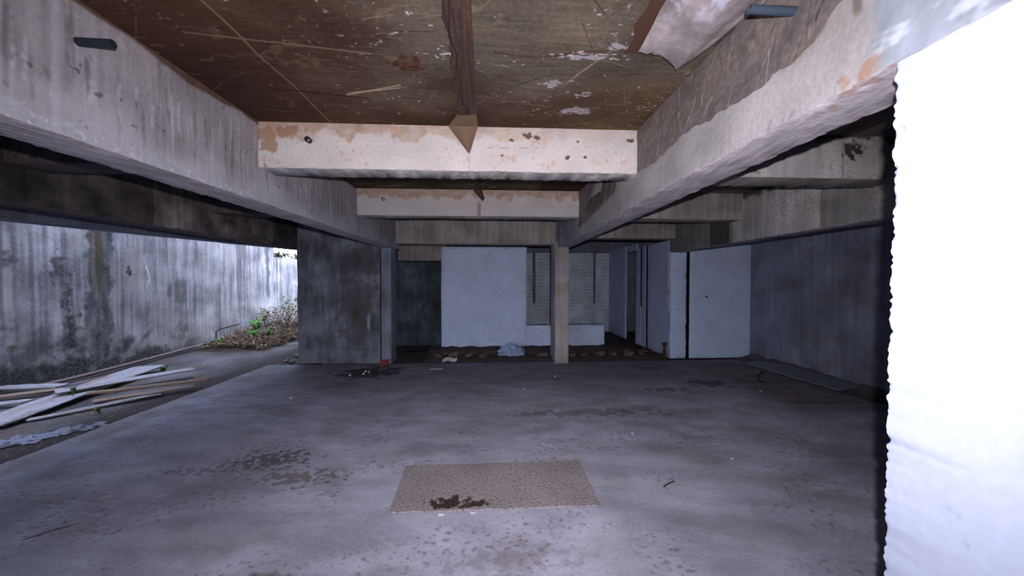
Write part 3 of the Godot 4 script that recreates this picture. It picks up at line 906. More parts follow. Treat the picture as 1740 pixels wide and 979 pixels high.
func build_walls() -> void:
	var m = mats
	var paint_m: Material = m.white_paint
	# near white wall under the pale beam, its ragged end towards the room
	structure("wall_right", "bright white painted wall close to the camera with a ragged end", "wall",
		[[Vector3(1.145, 0, -0.915), Vector3(1.39, 2.125, 6.0)]], m.near_paint, Vector3(0.1, 0.009, 0.2), 0.0015, 0.0065)
	structure("wall_side", "dark bluish grey side wall with faint board marks", "wall",
		[[Vector3(5.0, -0.1, -10.3), Vector3(5.3, 2.72, 6.0)]], m.blue_concrete, Vector3(0.3, 0.3, 0.3), 0.006, 0.0)
	structure("wall_rear", "grey concrete wall behind the camera", "wall",
		[[Vector3(-4.05, -0.1, 5.9), Vector3(5.3, 2.75, 6.2)]], m.grey_concrete, Vector3(0.6, 0.6, 0.6), 0.0, 0.0)
	structure("wall_left", "tall weathered retaining wall of the alley, streaked with black mould", "wall",
		[[Vector3(-7.2, -0.3, -10.75), Vector3(-6.8, 4.2, 6.0)]], m.retaining, Vector3(0.3, 0.25, 0.08), 0.015, 0.03)  # top, out of view, raised to keep sky light off the floor
	structure("wall_alley", "lower far length of the retaining wall, bright in daylight under open sky", "wall",
		[[Vector3(-7.2, -0.3, -18.0), Vector3(-6.82, 2.26, -10.76)]], m.retaining, Vector3(0.3, 0.25, 0.08), 0.015, 0.05)
	structure("wall_end_added", "added unseen grey wall across the far end of the alley, cutting low sky light", "wall",
		[[Vector3(-7.2, -0.3, -19.4), Vector3(2.0, 5.0, -19.0)]], m.grey_concrete, Vector3(2, 2, 2), 0.0, 0.0)  # added out of view to cut low sky light on the floor
	# added storey block, out of view, that limits sky light in the alley
	structure("wall_upper_added", "added unseen grey storey block above the slab, limiting sky light in the alley", "wall",
		[[Vector3(-5.15, 2.95, -9.0), Vector3(5.3, 5.5, 6.2)]], m.grey_concrete, Vector3(2, 2, 2), 0.0, 0.0)
	# left block: two faces, the outer one set back
	structure("wall_block", "mottled dark grey wall panel between the alley and the corner column", "wall",
		[[Vector3(-3.10, 0, -6.50), Vector3(-2.07, 2.72, -6.20)], [Vector3(-3.56, 0, -6.55), Vector3(-3.10, 2.72, -6.26)]], m.left_block, Vector3(0.2, 0.2, 0.1), 0.004, 0.006)
	# white partition with its low part; the top is broken
	structure("wall_partition", "white painted block partition with a low wing, standing on brick rubble", "wall",
		[[Vector3(-1.10, 0.02, -7.20), Vector3(0.68, 2.215, -7.0)], [Vector3(0.665, 0.01, -7.20), Vector3(2.34, 0.57, -7.0)]], paint_m, Vector3(0.045, 0.05, 0.1), 0.006, 0.03)
	# rear wall of painted rough brick with two open chases
	var rough: Material = m.rough_paint
	var zb := -9.8
	structure("wall_back", "rough blue-white brick back wall with two vertical chases cut in it", "wall", [
		[Vector3(-0.6, 0, zb - 0.2), Vector3(1.12, 2.33, zb)],
		[Vector3(1.20, 0, zb - 0.2), Vector3(2.93, 2.33, zb)],
		[Vector3(3.0, 0, zb - 0.2), Vector3(3.42, 2.33, zb)],
		[Vector3(1.10, 0, zb - 0.2), Vector3(1.22, 0.86, zb - 0.002)],
		[Vector3(2.91, 0, zb - 0.2), Vector3(3.02, 0.84, zb - 0.002)],
		], rough, Vector3(0.15, 0.05, 0.1), 0.008, 0.012)
	structure("wall_behind", "dark grey concrete wall closing the space behind the partition", "wall", [
		[Vector3(-4.0, -0.1, -10.3), Vector3(5.3, 2.72, -10.05)]], m.blue_concrete, Vector3(0.4, 0.4, 0.4), 0.006, 0.0)
	structure("wall_recess", "dark stained wall at the back of the recess", "wall", [
		[Vector3(-3.5, -0.1, -8.35), Vector3(-0.55, 2.72, -8.1)]], m.recess_wall, Vector3(0.2, 0.2, 0.2), 0.008, 0.0)
	# side wall of the white block with its doorway and chase
	structure("wall_passage", "white side wall of the block running back past a dark doorway", "wall", [
		[Vector3(3.40, 0, -7.28), Vector3(3.60, 2.30, -6.31)],
		[Vector3(3.40, 0, -7.92), Vector3(3.50, 2.30, -7.635)],
		[Vector3(3.40, 0, -7.58), Vector3(3.50, 2.30, -7.34)],
		[Vector3(3.405, 0, -7.64), Vector3(3.50, 0.92, -7.57)],
		[Vector3(3.40, 0, -9.85), Vector3(3.45, 2.40, -8.56)],
		[Vector3(3.42, 2.24, -8.60), Vector3(3.46, 2.40, -7.90)],
		], m.dim_paint, Vector3(0.1, 0.06, 0.1), 0.003, 0.006)
	structure("wall_front", "white painted front of the block below the side beam, split by a dark joint", "wall", [
		[Vector3(3.40, 0, -6.50), Vector3(3.71, 2.10, -6.30)],
		[Vector3(3.775, 0, -6.50), Vector3(5.02, 2.30, -6.30)],
		], paint_m, Vector3(0.08, 0.05, 0.1), 0.004, 0.010)
	var joint := put("trim_1", boxes_mesh([[Vector3(3.70, 0, -6.48), Vector3(3.785, 2.10, -6.312)]], m.black_gap, Vector3(0.1, 0.4, 0.1), 0.0, 0.0))
	tag(joint, "dark vertical joint splitting the white block front", "joint", "structure")
	for k in 2:
		var z: float = [-7.31, -7.608][k]
		var chase := put("trim_%d" % (k + 3), boxes_mesh([[Vector3(3.394, [0.0, 0.93][k], z - 0.022), Vector3(3.43, 2.29, z + 0.022)]], m.black_gap, Vector3(0.1, 0.4, 0.1), 0.0, 0.0))  # black strips drawn in for the shade inside the grooves
		tag(chase, ["black strip for the shade of a full-height joint in the block's passage wall", "shorter black strip for the shade of a chase in the passage wall beside the doorway"][k], "joint", "structure")
	var dark := put("wall_room", boxes_mesh([[Vector3(4.9, 0, -10.0), Vector3(5.0, 2.7, -6.5)]], m.blue_concrete, Vector3(0.5, 0.5, 0.5), 0.0, 0.0))
	tag(dark, "dark wall of the little room beyond the doorway", "wall", "structure")


# ------------------------------------------------------------------ films, tapes

func build_films() -> void:
	var m = mats
	# brown tape down the middle of the nearest bay's soffit
	var tape := base("tape_strip", Vector3(-0.17, 2.69, -1.9))
	tag(tape, "brown tape strip along the middle of the nearest ceiling bay, its end hanging loose", "tape")
	put("band", sheet(func(u: float, v: float) -> Vector3:
		var z := lerpf(-0.9, -2.42, u)
		var left := -0.195 - 0.055 * u + 0.022 * fb.get_noise_2d(z * 4.0, 2.0) + 0.01 * wn.get_noise_2d(z * 14.0, 1.0)
		var right := -0.085 - 0.035 * u + 0.004 * fb.get_noise_2d(z * 5.0, 8.0)
		return Vector3(lerpf(left, right, v) + 0.17, -0.004 - 0.012 * (1.0 - v) * (0.5 + fb.get_noise_2d(z * 5.0, v * 2.0)), z + 1.9), 60, 6, 0.003, m.tape), tape)
	put("loose_end", sheet(func(u: float, v: float) -> Vector3:
		var lie := sm(0.0, 0.4, u)
		var fall := maxf(0.0, (u - 0.4) / 0.6)
		var left := lerpf(lerpf(-0.25, -0.35, lie), -0.20, fall)
		var right := lerpf(-0.125, -0.185, fall)
		return Vector3(lerpf(left, right, v) + 0.17, -0.004 - 0.195 * fall - 0.02 * sin(v * PI) * lie, lerpf(-2.40, -2.605, lie) + 0.035 * sin(v * PI) * lie + 1.9), 24, 8, 0.003, m.tan_tape), tape)
	var tape2 := base("tape_strip", Vector3(-0.2, 2.69, -4.4))
	tag(tape2, "dark tape end curling off the second cross beam's top edge", "tape")
	put("band", sheet(func(u: float, v: float) -> Vector3:
		return Vector3(lerpf(-0.06, 0.02, v), -0.005, lerpf(0.9, 0.02, u)), 20, 3, 0.003, m.brown_tape), tape2)
	put("loose_end", sheet(func(u: float, v: float) -> Vector3:
		return Vector3(lerpf(-0.04, 0.06, u) + lerpf(-0.035, 0.07, v) * (1.0 - 0.75 * u), -0.01 - 0.14 * u + 0.03 * v, 0.0 + 0.03 * sin(v * 3.0)), 8, 5, 0.003, m.brown_tape), tape2)
	# the sheet that peels off the soffit at the top right
	var peel := put("peeling_sheet", sheet(func(u: float, v: float) -> Vector3:
		# u runs from the fixed edge near the camera to the loose edge; v from the centre to the beam
		var a := Vector3(0.70, 2.695, -1.00).lerp(Vector3(1.12, 2.69, -1.00), v)
		var tip := Vector3(0.735, 2.672, -1.70)
		var low := Vector3(0.975, 2.635, -1.77)
		var out := Vector3(1.125, 2.665, -1.42)
		var e := tip.lerp(low, v / 0.5) if v < 0.5 else low.lerp(out, (v - 0.5) / 0.5)
		e += Vector3(0, 0, 0.03 * sin(v * TAU)) + Vector3(0, 0, 0.012 * wn.get_noise_2d(v * 9.0, 4.0))
		var p := a.lerp(e, u)
		p.y -= 0.05 * sin(u * PI) * sin(v * PI) + 0.012 * fb.get_noise_2d(u * 3.0, v * 3.0)
		return p, 26, 22, 0.003, m.peeled_paper))
	tag(peel, "pale sheet peeling off the brown ceiling beside the pale long beam", "sheet")
	var bare := put("trim_2", sheet(func(u: float, v: float) -> Vector3:
		var z := lerpf(-0.9, -1.74, u)
		return Vector3(lerpf(0.62 + 0.03 * fb.get_noise_2d(z * 3.0, 1.0) + 0.06 * u, 0.86, v), 2.693, z), 30, 4, 0.004, plain("bare_strip", Color(0.27, 0.19, 0.15), 0.8)))
	tag(bare, "dark brown strip of ceiling bared behind the peeling sheet", "strip", "structure")
	# film stuck on the face of the pale beam
	var film := put("stuck_film", sheet(func(u: float, v: float) -> Vector3:
		var z := lerpf(-2.62, -0.95, u)
		var ys := [2.36, 2.37, 2.33, 2.34, 2.38, 2.38, 2.35, 2.34, 2.34, 2.33, 2.33, 2.36, 2.44]
		var k := u * (ys.size() - 1)
		var i := mini(int(k), ys.size() - 2)
		var bottom := lerpf(ys[i], ys[i + 1], k - i) + 0.03 * fb.get_noise_2d(z * 7.0, 3.0)
		var y := lerpf(bottom, 2.69, v)
		var bulge := 0.006 + 0.018 * maxf(0.0, fb.get_noise_2d(z * 4.0 + y * 2.0, y * 4.0)) + 0.02 * sm(0.75, 1.0, u) * (1.0 - v)
		return Vector3(1.138 - bulge, y, z), 90, 16, 0.002, m.stuck_film, func(p: Vector3): return Vector2(p.z, -p.y)))
	tag(film, "brown wrinkled plastic film stuck along the face of the pale long beam", "film")
	# film behind the first cross beam
	var film2 := put("stuck_film", sheet(func(u: float, v: float) -> Vector3:
		var z := lerpf(-4.42, -3.05, u)
		var bottom := 2.20 + 0.14 * u + 0.05 * fb.get_noise_2d(z * 4.0, 13.0)
		return Vector3(1.128 - 0.012 * (0.5 + fb.get_noise_2d(z * 4.0, v * 2.0)), lerpf(bottom, 2.69, v), z), 50, 10, 0.002, m.stuck_film, func(p: Vector3): return Vector2(p.z, -p.y)))
	tag(film2, "brown film on the pale long beam between the first and second cross beams", "film")
	var flap := put("hanging_film", sheet(func(u: float, v: float) -> Vector3:
		return Vector3(1.11 - 0.10 * sin(u * 2.6) * v, 2.66 - 0.36 * v + 0.10 * u, lerpf(-4.0, -3.3, u)) , 14, 10, 0.002, m.peeled_paper))
	tag(flap, "pale film flap hanging beside the beam behind the nearest cross beam", "film")


func build_pipes() -> void:
	var m = mats
	var p := base("conduit_stub", Vector3(-1.78, 2.520, -1.545))
	tag(p, "dark conduit stub sticking out of the grey long beam", "pipe")
	put("pipe", tube_mesh([Vector3(-0.02, 0, 0), Vector3(0.07, -0.002, 0), Vector3(0.150, -0.004, 0)], 0.0175, m.dark_steel, 18, 0.8), p)
	var st := tool_new()
	var ring := []
	tube(st, [Vector3(-0.005, 0, 0), Vector3(0.010, 0, 0)], 0.026, 18, 0.6)
	put("mortar_collar", done(st, m.brick_grey, null, false), p)
	var q := base("conduit_stub", Vector3(1.135, 2.515, -1.225))
	tag(q, "blue-grey plastic pipe stub sticking out of the filmed beam near the ceiling", "pipe")
	put("pipe", tube_mesh([Vector3(0.02, 0, 0), Vector3(-0.10, 0, 0), Vector3(-0.185, 0, 0)], 0.0155, m.blue_pipe, 18, 0.8), q)
	for k in 2:
		var z: float = [-2.64, -4.45][k]
		var e := base("conduit_stub", Vector3([-1.40, -1.44][k], 2.565, z))
		tag(e, "small dark pipe end poking out of the %s cross beam" % ["nearest", "second"][k], "pipe")
		put("pipe", tube_mesh([Vector3(0, 0, -0.02), Vector3(0.014, -0.008, 0.05)], 0.021, m.dark_steel, 14, 0.75), e)


# ------------------------------------------------------------------ things on the slab

func build_floor_things() -> void:
	var m = mats
	var mt := put("floor_mat", sheet(func(u: float, v: float) -> Vector3:
		var far := lerpf(-0.715, 0.70, u)
		var near := lerpf(-0.68, 0.705, u)
		var x := lerpf(far, near, v)
		var z := lerpf(-2.715, -2.165, v) + 0.006 * wn.get_noise_2d(x * 6.0, v * 3.0)
		return Vector3(x, 0.008 + 0.004 * (0.5 + fb.get_noise_2d(x * 3.0, z * 3.0)), z), 40, 16, 0.012, m.mat_surface))
	tag(mt, "speckled brown-grey rectangular mat lying on the floor", "mat")
	# bright scraps on the mat's near edge
	var spots := [Vector3(-0.14, 0.006, -2.145), Vector3(-0.34, 0.006, -2.14)]
	for k in 2:
		var c := put("foil_scrap", lump_mesh(Vector3(0.035, 0.006, 0.012), 40 + k, m.pale_chip))
		c.position = spots[k]
		tag(c, ["shiny white scrap at the near edge of the mat", "yellowish scrap at the mat's near edge, below its dark stain"][k], "scrap")
	# pale crumbs scattered over the slab
	var crumbs := [
		[1.35, -3.2, "pale mortar crumb on the bare floor right of the mat's far corner"],
		[3.62, -4.35, "pale crumb by the cracked floor joint near the side wall"],
		[0.95, -5.2, "pale crumb on the floor in front of the slim column"],
		[-2.6, -4.4, "pale crumb on the floor towards the slab's alley edge"],
		[0.4, -4.6, "pale crumb in the middle of the floor, straight behind the mat"],
		[2.0, -2.7, "pale crumb on the floor well to the right of the mat"],
		]
	for k in crumbs.size():
		var sz := rng.randf_range(0.018, 0.03)
		var c := put("mortar_crumb", lump_mesh(Vector3(sz, sz * 0.6, sz * 0.8), k, m.pale_chip))
		c.position = Vector3(crumbs[k][0], sz * 0.27, crumbs[k][1])
		tag(c, crumbs[k][2], "crumb", "", "mortar crumbs on the floor")
	var rag := put("paper_scrap", sheet(func(u: float, v: float) -> Vector3:
		return Vector3((u - 0.5) * 0.22, 0.006 + 0.02 * absf(fb.get_noise_2d(u * 3.0, v * 3.0)), (v - 0.5) * 0.1), 8, 5, 0.002, m.pale_chip))
	rag.position = Vector3(-0.98, 0.0, -5.72)
	tag(rag, "flat white paper scrap on the floor before the partition", "paper")
	# twig lying near the right
	var twig := put("twig", tube_mesh([Vector3(-0.05, 0.006, 0.03), Vector3(0.0, 0.009, 0.0), Vector3(0.06, 0.006, -0.03)], 0.005, m.rust, 6))
	twig.position = Vector3(1.28, 0, -2.38)
	tag(twig, "short dark twig on the floor right of the mat", "twig")
	# wire loop on the right
	var pts := []
	for k in 16:
		var t := k / 15.0
		pts.append(Vector3(4.40 - 0.5 * t + 0.09 * sin(t * 7.0), 0.012, -5.35 + 0.7 * t + 0.06 * cos(t * 9.0)))
	var wire := put("wire", tube_mesh(pts, 0.008, m.black_gap, 6))
	tag(wire, "thin dark wire curling over the floor near the side wall", "wire")
	# pale strip at the foot of the side wall
	var strip := put("board_strip", sheet(func(u: float, v: float) -> Vector3:
		var z := lerpf(-5.75, -4.25, u)
		return Vector3(lerpf(4.50 + 0.12 * u, 4.70 + 0.24 * sm(0.0, 0.35, u), v) + 0.02 * wn.get_noise_2d(z * 4.0, 2.0), 0.03 + 0.05 * v + 0.005 * sin(u * 9.0), z), 30, 3, 0.015, plain("blue_board", Color(0.46, 0.49, 0.54), 0.7)))
	tag(strip, "pale blue-grey strip of board lying at the foot of the side wall", "board")
	# dirt banked against the side wall
	var bank := put("ground", sheet(func(u: float, v: float) -> Vector3:
		var z := lerpf(-6.28, -2.6, u)
		var w := 0.34 + 0.14 * fb.get_noise_2d(z * 1.5, 3.0)
		return Vector3(5.0 - w * (1.0 - v), 0.004 + (0.09 + 0.05 * fb.get_noise_2d(z * 2.0, 1.0)) * v * v + 0.01 * fb.get_noise_2d(z * 9.0, v * 5.0) * v, z), 60, 8, 0.004, plain("bank_dirt", Color(0.36, 0.35, 0.36))))
	tag(bank, "low bank of grey dirt against the foot of the side wall", "dirt", "structure")


# ------------------------------------------------------------------ the alley

func plank(a: Vector3, b: Vector3, width: float, thick: float, roll: float, m: Material) -> ArrayMesh:
	var l := a.distance_to(b)
	return boxes_mesh([[Vector3(-l / 2, -thick / 2, -width / 2), Vector3(l / 2, thick / 2, width / 2)]], m, Vector3(0.1, 0.05, 0.06), 0.0, 0.012,
		func(p: Vector3): return p + Vector3(0, 0.02 * sin(p.x * 2.2) * thick / 0.03 * 0.5 + 0.006 * wn.get_noise_2d(p.x * 3.0, p.z * 8.0), 0))


func lay(called: String, a: Vector3, b: Vector3, width: float, thick: float, m: Material, label: String, tilt := 0.0) -> MeshInstance3D:
	var o := put(called, plank(a, b, width, thick, 0.0, m))
	var x := (b - a).normalized()
	var z := x.cross(Vector3.UP).normalized()
	var y := z.cross(x).normalized()
	o.transform = Transform3D(Basis(x, y, z).rotated(x, tilt), (a + b) * 0.5)
	tag(o, label, "plank", "", "boards dumped beside the slab")
	return o


func leaf(st: SurfaceTool, at: Vector3, dir: Vector3, l: float, w: float) -> void:
	var side := dir.cross(Vector3(0.2, 1, 0.1)).normalized() * w * 0.5
	var up := side.cross(dir).normalized() * w * 0.18
	var a := at
	var b := at + dir * l * 0.45
	var c := at + dir * l - Vector3(0, l * 0.18, 0)
	st.set_smooth_group(4294967295)
	for q in [a, b - side + up, b, b, b - side + up, c, a, b, b + side + up, b, c, b + side + up]:
		st.set_uv(Vector2(q.x, q.z))
		st.add_vertex(q)


func build_alley_things() -> void:
	var m = mats
	var wood: Material = m.old_wood
	tinted("tan_wood", "old_wood", Color(0.92, 0.82, 0.72))
	lay("plank", Vector3(-5.25, 0.02, -3.65), Vector3(-5.85, 0.05, -6.0), 0.40, 0.025, wood, "wide grey board that reaches from the frame's edge towards the retaining wall")
	lay("plank", Vector3(-5.6, 0.10, -4.55), Vector3(-4.82, 0.085, -5.62), 0.22, 0.02, wood, "grey board crossing over the widest board, its far tip chipped to a point")
	lay("plank", Vector3(-5.22, 0.07, -4.55), Vector3(-4.14, 0.06, -5.08), 0.06, 0.04, m.tan_wood, "thin pale batten, the one ending nearest the slab edge")
	lay("plank", Vector3(-5.0, 0.01, -4.42), Vector3(-4.22, 0.02, -4.93), 0.13, 0.02, m.tan_wood, "short tan board lying under the pale batten")
	lay("plank", Vector3(-6.75, 0.06, -4.9), Vector3(-5.95, 0.05, -4.92), 0.16, 0.03, wood, "pale plank end against the foot of the mouldy wall")
	lay("plank", Vector3(-6.5, 0.02, -4.55), Vector3(-5.86, 0.03, -4.83), 0.10, 0.025, m.tan_wood, "narrow tan board beneath the plank at the mouldy wall")
	lay("plank", Vector3(-6.3, 0.01, -4.3), Vector3(-5.72, 0.02, -4.40), 0.12, 0.025, wood, "weathered board beside the widest board at the frame's edge")
	lay("plank", Vector3(-5.1, -0.01, -3.9), Vector3(-4.45, -0.005, -4.7), 0.10, 0.012, wood, "thin sunken grey strip between the boards and the slab")
	# rod along the wall
	var rp := []
	for k in 12:
		var t := k / 11.0
		rp.append(Vector3(lerpf(-6.38, -6.72, t) + 0.03 * sin(t * 5.0), 0.02 + 0.03 * t, lerpf(-5.0, -8.6, t)))
	var rod := put("rod", tube_mesh(rp, 0.028, plain("rod_brown", Color(0.43, 0.37, 0.36)), 8))
	tag(rod, "long brown rod lying along the foot of the retaining wall", "rod")
	# rusty bent hoop by the weeds
	var hoop := put("bent_bar", tube_mesh([Vector3(-6.6, -0.02, -8.3), Vector3(-6.6, 0.30, -8.3), Vector3(-6.58, 0.35, -8.4), Vector3(-6.55, 0.40, -8.95)], 0.016, m.rust, 8))
	tag(hoop, "rusty bent bar standing at the end of the weed heap", "bar")
	# crumpled plastic at the frame's edge
	var pl := plain("clear_plastic", Color(0.62, 0.63, 0.70, 0.55), 0.4)
	pl.transparency = BaseMaterial3D.TRANSPARENCY_ALPHA
	for k in 2:
		var size: Vector2 = [Vector2(0.55, 0.24), Vector2(0.36, 0.20)][k]
		var o := put("plastic_sheet", sheet(func(u: float, v: float) -> Vector3:
			var x := (u - 0.5) * size.x
			var z := (v - 0.5) * size.y
			var bump := absf(fb.get_noise_2d(x * 7.0 + k * 9.0, z * 9.0)) * 0.13 * sin(u * PI) * sin(v * PI)
			return Vector3(x + 0.05 * fb.get_noise_2d(u * 3.0, v * 4.0 + k), 0.01 + bump, z + 0.06 * fb.get_noise_2d(u * 4.0 + 7.0 + k, v * 2.0)), 30, 20, 0.003, pl))
		o.position = [Vector3(-4.62, -0.035, -3.36), Vector3(-4.30, -0.035, -3.66)][k]
		o.rotation.y = [0.5, 0.9][k]
		tag(o, ["crumpled clear plastic sheet beside the slab at the frame's edge", "smaller crumpled plastic heap lying just beyond the plastic sheet"][k], "plastic")
	# heap of dry brush: soil, twigs and dead leaves nobody could count
	var heap := base("brush_heap", Vector3(-5.95, -0.03, -9.2))
	tag(heap, "heap of dead brush and rubbish against the far end of the retaining wall", "heap")
	var soil := put("ground", sheet(func(u: float, v: float) -> Vector3:
		var x := (u - 0.5) * 1.6
		var z := (v - 0.5) * 3.4
		var h := 0.40 * sin(u * PI) * sin(v * PI) * (1.0 + 0.5 * fb.get_noise_2d(x * 2.0, z * 2.0)) - 0.04
		return Vector3(x, h, z), 24, 36, 0.01, plain("heap_soil", Color(0.25, 0.21, 0.185))))
	soil.position = heap.position
	tag(soil, "mound of soil under the brush heap by the retaining wall", "soil", "structure")
	var tw := tool_new()
	for k in 800:
		var x := rng.randf_range(-0.38, 0.85)
		var z := rng.randf_range(-1.6, 1.5)
		var h := 0.30 * cos(x * 1.7) * cos(z * 0.85)
		var far := sm(0.3, -1.4, z)
		var d := Vector3(rng.randf_range(-1, 1), rng.randf_range(-0.1, 0.5 + 0.9 * far), rng.randf_range(-1, 1)).normalized()
		var a := Vector3(x, maxf(h, 0.02), z)
		tube(tw, [a, a + d * rng.randf_range(0.10, 0.26 + 0.16 * far)], rng.randf_range(0.004, 0.011), 4)
	var tws := put("twigs", done(tw, plain("dead_twig", Color(0.46, 0.39, 0.33)), null, false), heap)
	tws.set_meta("kind", "stuff")
	for s in 3:
		var lv := tool_new()
		for k in 900:
			var x := rng.randf_range(-0.6, 0.85)
			var z := rng.randf_range(-1.7, 1.5)
			var far := sm(0.3, -0.7, z)
			var h := 0.28 * cos(x * 1.7) * cos(z * 0.85) + rng.randf_range(0.0, 0.06) + far * rng.randf_range(0.0, 0.6)
			var d := Vector3(rng.randf_range(-1, 1), rng.randf_range(-0.3, 0.6), rng.randf_range(-1, 1)).normalized()
			leaf(lv, Vector3(x, maxf(h, 0.02), z), d, rng.randf_range(0.06, 0.15), rng.randf_range(0.025, 0.06))
		var lo := put("dead_leaves", done(lv, plain("dead_leaf_%d" % s, [Color(0.33, 0.26, 0.19), Color(0.23, 0.23, 0.16), Color(0.54, 0.44, 0.36)][s]), null, false), heap)
		lo.set_meta("kind", "stuff")
	# green weeds
	var green := plain("weed_green", Color(0.26, 0.52, 0.13), 0.6)
	green.backlight_enabled = true
	green.backlight = Color(0.25, 0.45, 0.1)
	var dull := plain("weed_dull", Color(0.30, 0.38, 0.20), 0.7)
	var weeds := [
		[Vector3(-6.22, 0.0, -8.02), 0.22, 0, "bright green weed at the near tip of the brush heap"],
		[Vector3(-5.98, 0.22, -8.75), 0.34, 0, "tallest bright green weed in the middle of the brush heap"],
		[Vector3(-5.78, 0.12, -8.35), 0.26, 0, "green weed at the front of the brush heap"],
		[Vector3(-5.50, 0.10, -8.55), 0.22, 1, "dull green weed at the front of the brush heap, nearer the dark wall panel"],
		[Vector3(-5.30, 0.20, -9.6), 0.30, 1, "dull weed half hidden by the dark wall panel"],
		[Vector3(-6.55, 0.25, -9.9), 0.55, 1, "tall dull weed against the bright part of the retaining wall"],
		[Vector3(-6.5, 0.35, -11.0), 0.75, 1, "thin dry weed standing highest against the bright wall"],
		[Vector3(-5.42, 0.0, -5.75), 0.12, 1, "tiny weed sprouting beside the widest board's far end"],
		[Vector3(-4.60, -0.03, -4.12), 0.08, 1, "tiny weed sprouting in the dirt before the boards"],
		[Vector3(-5.35, 0.095, -4.52), 0.07, 1, "tiny green sprout on the widest board"],
		]
	for w in weeds:
		var o := base("weed", w[0])
		tag(o, w[3], "weed", "", "weeds in the alley")
		var stem := tool_new()
		var lf := tool_new()
		var h: float = w[1]
		for k in 7:
			var d := Vector3(rng.randf_range(-0.5, 0.5), 1.0, rng.randf_range(-0.5, 0.5)).normalized()
			var tip := d * h * rng.randf_range(0.6, 1.0)
			tube(stem, [Vector3(0, -0.05, 0), tip * 0.5 + Vector3(0.01, 0, 0), tip], 0.004 + 0.006 * h, 5, 0.0, 0.002)
			for j in 7:
				var t := rng.randf_range(0.35, 1.0)
				var ld := Vector3(rng.randf_range(-1, 1), rng.randf_range(-0.1, 0.6), rng.randf_range(-1, 1)).normalized()
				leaf(lf, tip * t, ld, minf(0.5 * h, 0.08 + 0.09 * h) * rng.randf_range(0.6, 1.1), minf(0.3 * h, 0.05 + 0.05 * h))
		put("stems", done(stem, dull, null, false), o)
		var f := put("foliage", done(lf, green if w[2] == 0 else dull, null, false), o)
		f.set_meta("kind", "stuff")
	# shrubs along the retaining wall's crest
	for k in 3:
		var o := base("shrub", Vector3(-7.0, 2.27, [-11.3, -12.4, -13.6][k]))
		tag(o, ["dry shrub on the wall crest, nearest along the alley", "second dry shrub along the wall crest", "farthest dry shrub on the wall crest"][k], "shrub")
		var lf := tool_new()
		var stem := tool_new()
		for i in 14:
			var d := Vector3(rng.randf_range(-0.6, 0.9), rng.randf_range(0.1, 0.5), rng.randf_range(-1, 1))
			tube(stem, [Vector3.ZERO, d * 0.28, d * 0.5], 0.010, 5, 0.0, 0.003)
			for j in 26:
				leaf(lf, d * rng.randf_range(0.15, 0.5), Vector3(rng.randf_range(-1, 1), rng.randf_range(-1, 0.6), rng.randf_range(-1, 1)).normalized(), 0.10, 0.04)
		put("stems", done(stem, m.dead_twig, null, false), o)
		var f := put("foliage", done(lf, m.dead_leaf_1, null, false), o)
		f.set_meta("kind", "stuff")
	# rubbish at the corner of the dark panel
	for k in 7:
		var o := put("leaf_litter", lump_mesh(Vector3(0.09, 0.03, 0.06), 70 + k, m.tan_tape if k % 2 else m.brick_red))
		o.position = Vector3(-3.75 - 0.12 * (k % 3) - rng.randf() * 0.1, -0.01, -6.4 - 0.25 * k * 0.5)
		o.rotation.y = k * 1.3
		tag(o, "reddish crumb of litter on the ground by the dark wall panel's alley corner", "litter", "", "litter at the panel corner")


# ------------------------------------------------------------------ the far end

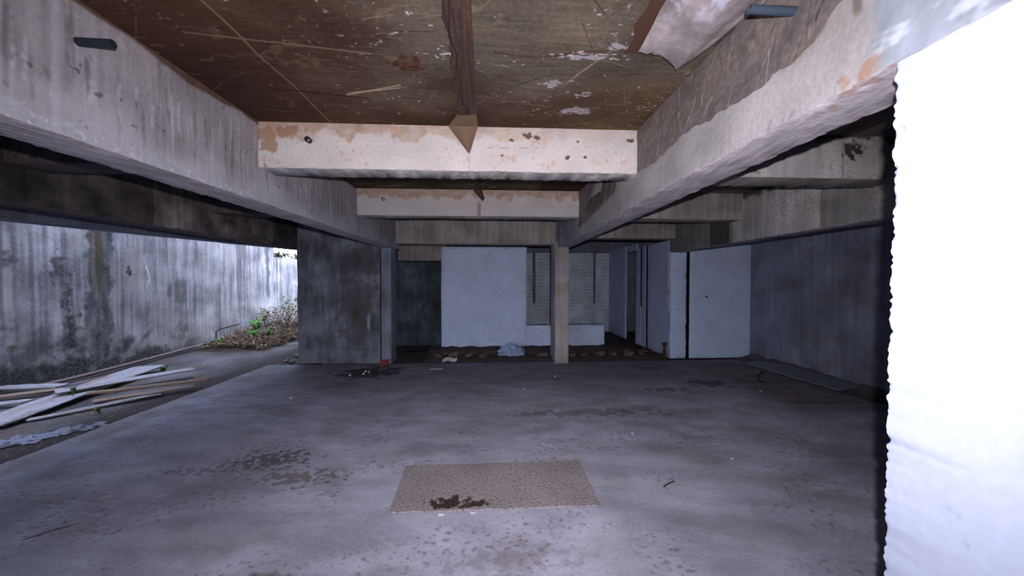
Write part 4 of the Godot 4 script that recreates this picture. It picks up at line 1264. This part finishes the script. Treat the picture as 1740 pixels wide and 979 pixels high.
func build_back_things() -> void:
	var m = mats
	# bank of dirt and broken brick under the partition
	var bank := put("ground", sheet(func(u: float, v: float) -> Vector3:
		var x := lerpf(-1.3, 3.3, u)
		var h := 0.05 + 0.09 * sm(0.35, 0.8, v) * sm(1.0, 0.6, absf(u - 0.42) * 1.7) + 0.035 * fb.get_noise_2d(x * 3.0, v * 4.0)
		return Vector3(x, maxf(-0.01, h * sm(0.0, 0.25, v)) - 0.03 * (1.0 - sm(0.0, 0.2, v)), lerpf(-6.15, -7.05, v)), 90, 14, 0.01, plain("rubble_dirt", Color(0.29, 0.255, 0.26))))
	tag(bank, "bank of brown dirt and brick dust along the partition's foot", "dirt", "structure")
	var kinds := []
	for k in 6:
		kinds.append(lump_mesh(Vector3(0.17, 0.07, 0.10) * (0.7 + 0.1 * k), k, m.brick_red if k % 3 else m.brick_grey))
	for k in 44:
		var x := -1.05 + 0.094 * k + rng.randf_range(-0.02, 0.02)
		if x > 0.0 and x < 0.68 or x > 1.0 and x < 1.45: continue
		var o := put("brick_fragment", kinds[k % 6])
		o.position = Vector3(x, rng.randf_range(0.06, 0.09), -6.42 - 0.19 * (k % 3) + rng.randf_range(-0.02, 0.02))
		o.rotation = Vector3(rng.randf_range(-0.3, 0.3), rng.randf() * TAU, rng.randf_range(-0.3, 0.3))
		var part := 0 if x < 0.2 else (1 if x < 1.2 else 2)
		tag(o, ["broken brick fragment under the tall partition, left of the pale blue bag", "broken brick fragment between the pale blue bag and the slim column", "broken brick fragment before the low wing, right of the slim column"][part], "brick", "",
			["brick rubble left of the blue bag", "brick rubble between bag and column", "brick rubble right of the slim column"][part])
	# crumpled pale blue rag
	var rag := put("plastic_bag", sheet(func(u: float, v: float) -> Vector3:
		var x := (u - 0.5) * 0.50
		var f := fb.get_noise_2d(x * 9.0 + 2.0, v * 3.0)
		return Vector3(x + 0.06 * fb.get_noise_2d(u * 4.0, v * 4.0 + 8.0), 0.03 + 0.22 * v * (0.55 + 0.45 * sin(u * PI)) + 0.05 * fb.get_noise_2d(u * 6.0, v * 5.0) * v, -0.20 * v + 0.09 * f), 24, 14, 0.004, plain("bag_blue", Color(0.60, 0.68, 0.82), 0.5)))
	rag.position = Vector3(0.33, 0.01, -6.45)
	tag(rag, "crumpled pale blue plastic bag leaning on the rubble before the partition", "bag")
	var paper := put("paper_scrap", sheet(func(u: float, v: float) -> Vector3:
		return Vector3((u - 0.5) * 0.26, 0.03 * absf(sin(u * 4.0)) + 0.04 * v, (0.5 - v) * 0.1), 8, 4, 0.003, m.pale_chip))
	paper.position = Vector3(-0.82, 0.02, -6.2)
	tag(paper, "torn white paper scrap on the rubble left of the pale blue bag", "paper")
	# rusty stub by the block
	var bar := base("rusty_bar", Vector3(3.18, 0.0, -6.1))
	tag(bar, "short rusty steel bar standing upright before the white block", "bar")
	put("shaft", boxes_mesh([[Vector3(-0.028, 0, -0.02), Vector3(0.028, 0.20, 0.02)], [Vector3(-0.018, 0.18, -0.015), Vector3(0.016, 0.30, 0.015)]], m.rust, Vector3(0.03, 0.04, 0.03), 0.0, 0.006), bar)
	put("knob", lump_mesh(Vector3(0.06, 0.06, 0.05), 5, m.rust), bar).position = Vector3(0.003, 0.32, 0)
	# red scrap by the corner column
	var red := put("red_scrap", lump_mesh(Vector3(0.12, 0.08, 0.06), 9, plain("scrap_red", Color(0.50, 0.25, 0.21))))
	red.position = Vector3(-1.97, 0.045, -6.10)
	tag(red, "small red scrap at the foot of the corner column", "scrap")
	# pebbles on the wet patch beside it
	for k in 8:
		var o := put("pebble", lump_mesh(Vector3(0.026, 0.018, 0.022), 90 + k, m.brick_grey if k % 2 else m.pale_chip))
		o.position = Vector3(-2.25 + rng.randf_range(-0.3, 0.4), 0.01, -5.6 + rng.randf_range(-0.2, 0.2))
		tag(o, "small pebble on the damp patch before the mottled wall panel", "pebble", "", "pebbles on the damp patch")
	# black stand-in for a small dark hole, plug on the white front
	var plug := put("wall_dot", tube_mesh([Vector3(0, 0, -0.02), Vector3(0, 0, 0.012)], 0.022, m.black_gap, 12, 0.5))
	plug.position = Vector3(4.11, 1.2, -6.30)
	tag(plug, "small dark plug standing in for a hole in the white block front", "plug")
	# low dark pipe across the recess
	var pipe := put("floor_pipe", tube_mesh([Vector3(-1.86, 0.05, -7.05), Vector3(-1.5, 0.055, -7.06), Vector3(-1.12, 0.05, -7.07)], 0.014, m.black_gap, 8))
	tag(pipe, "dark thin pipe lying across the recess floor", "pipe")
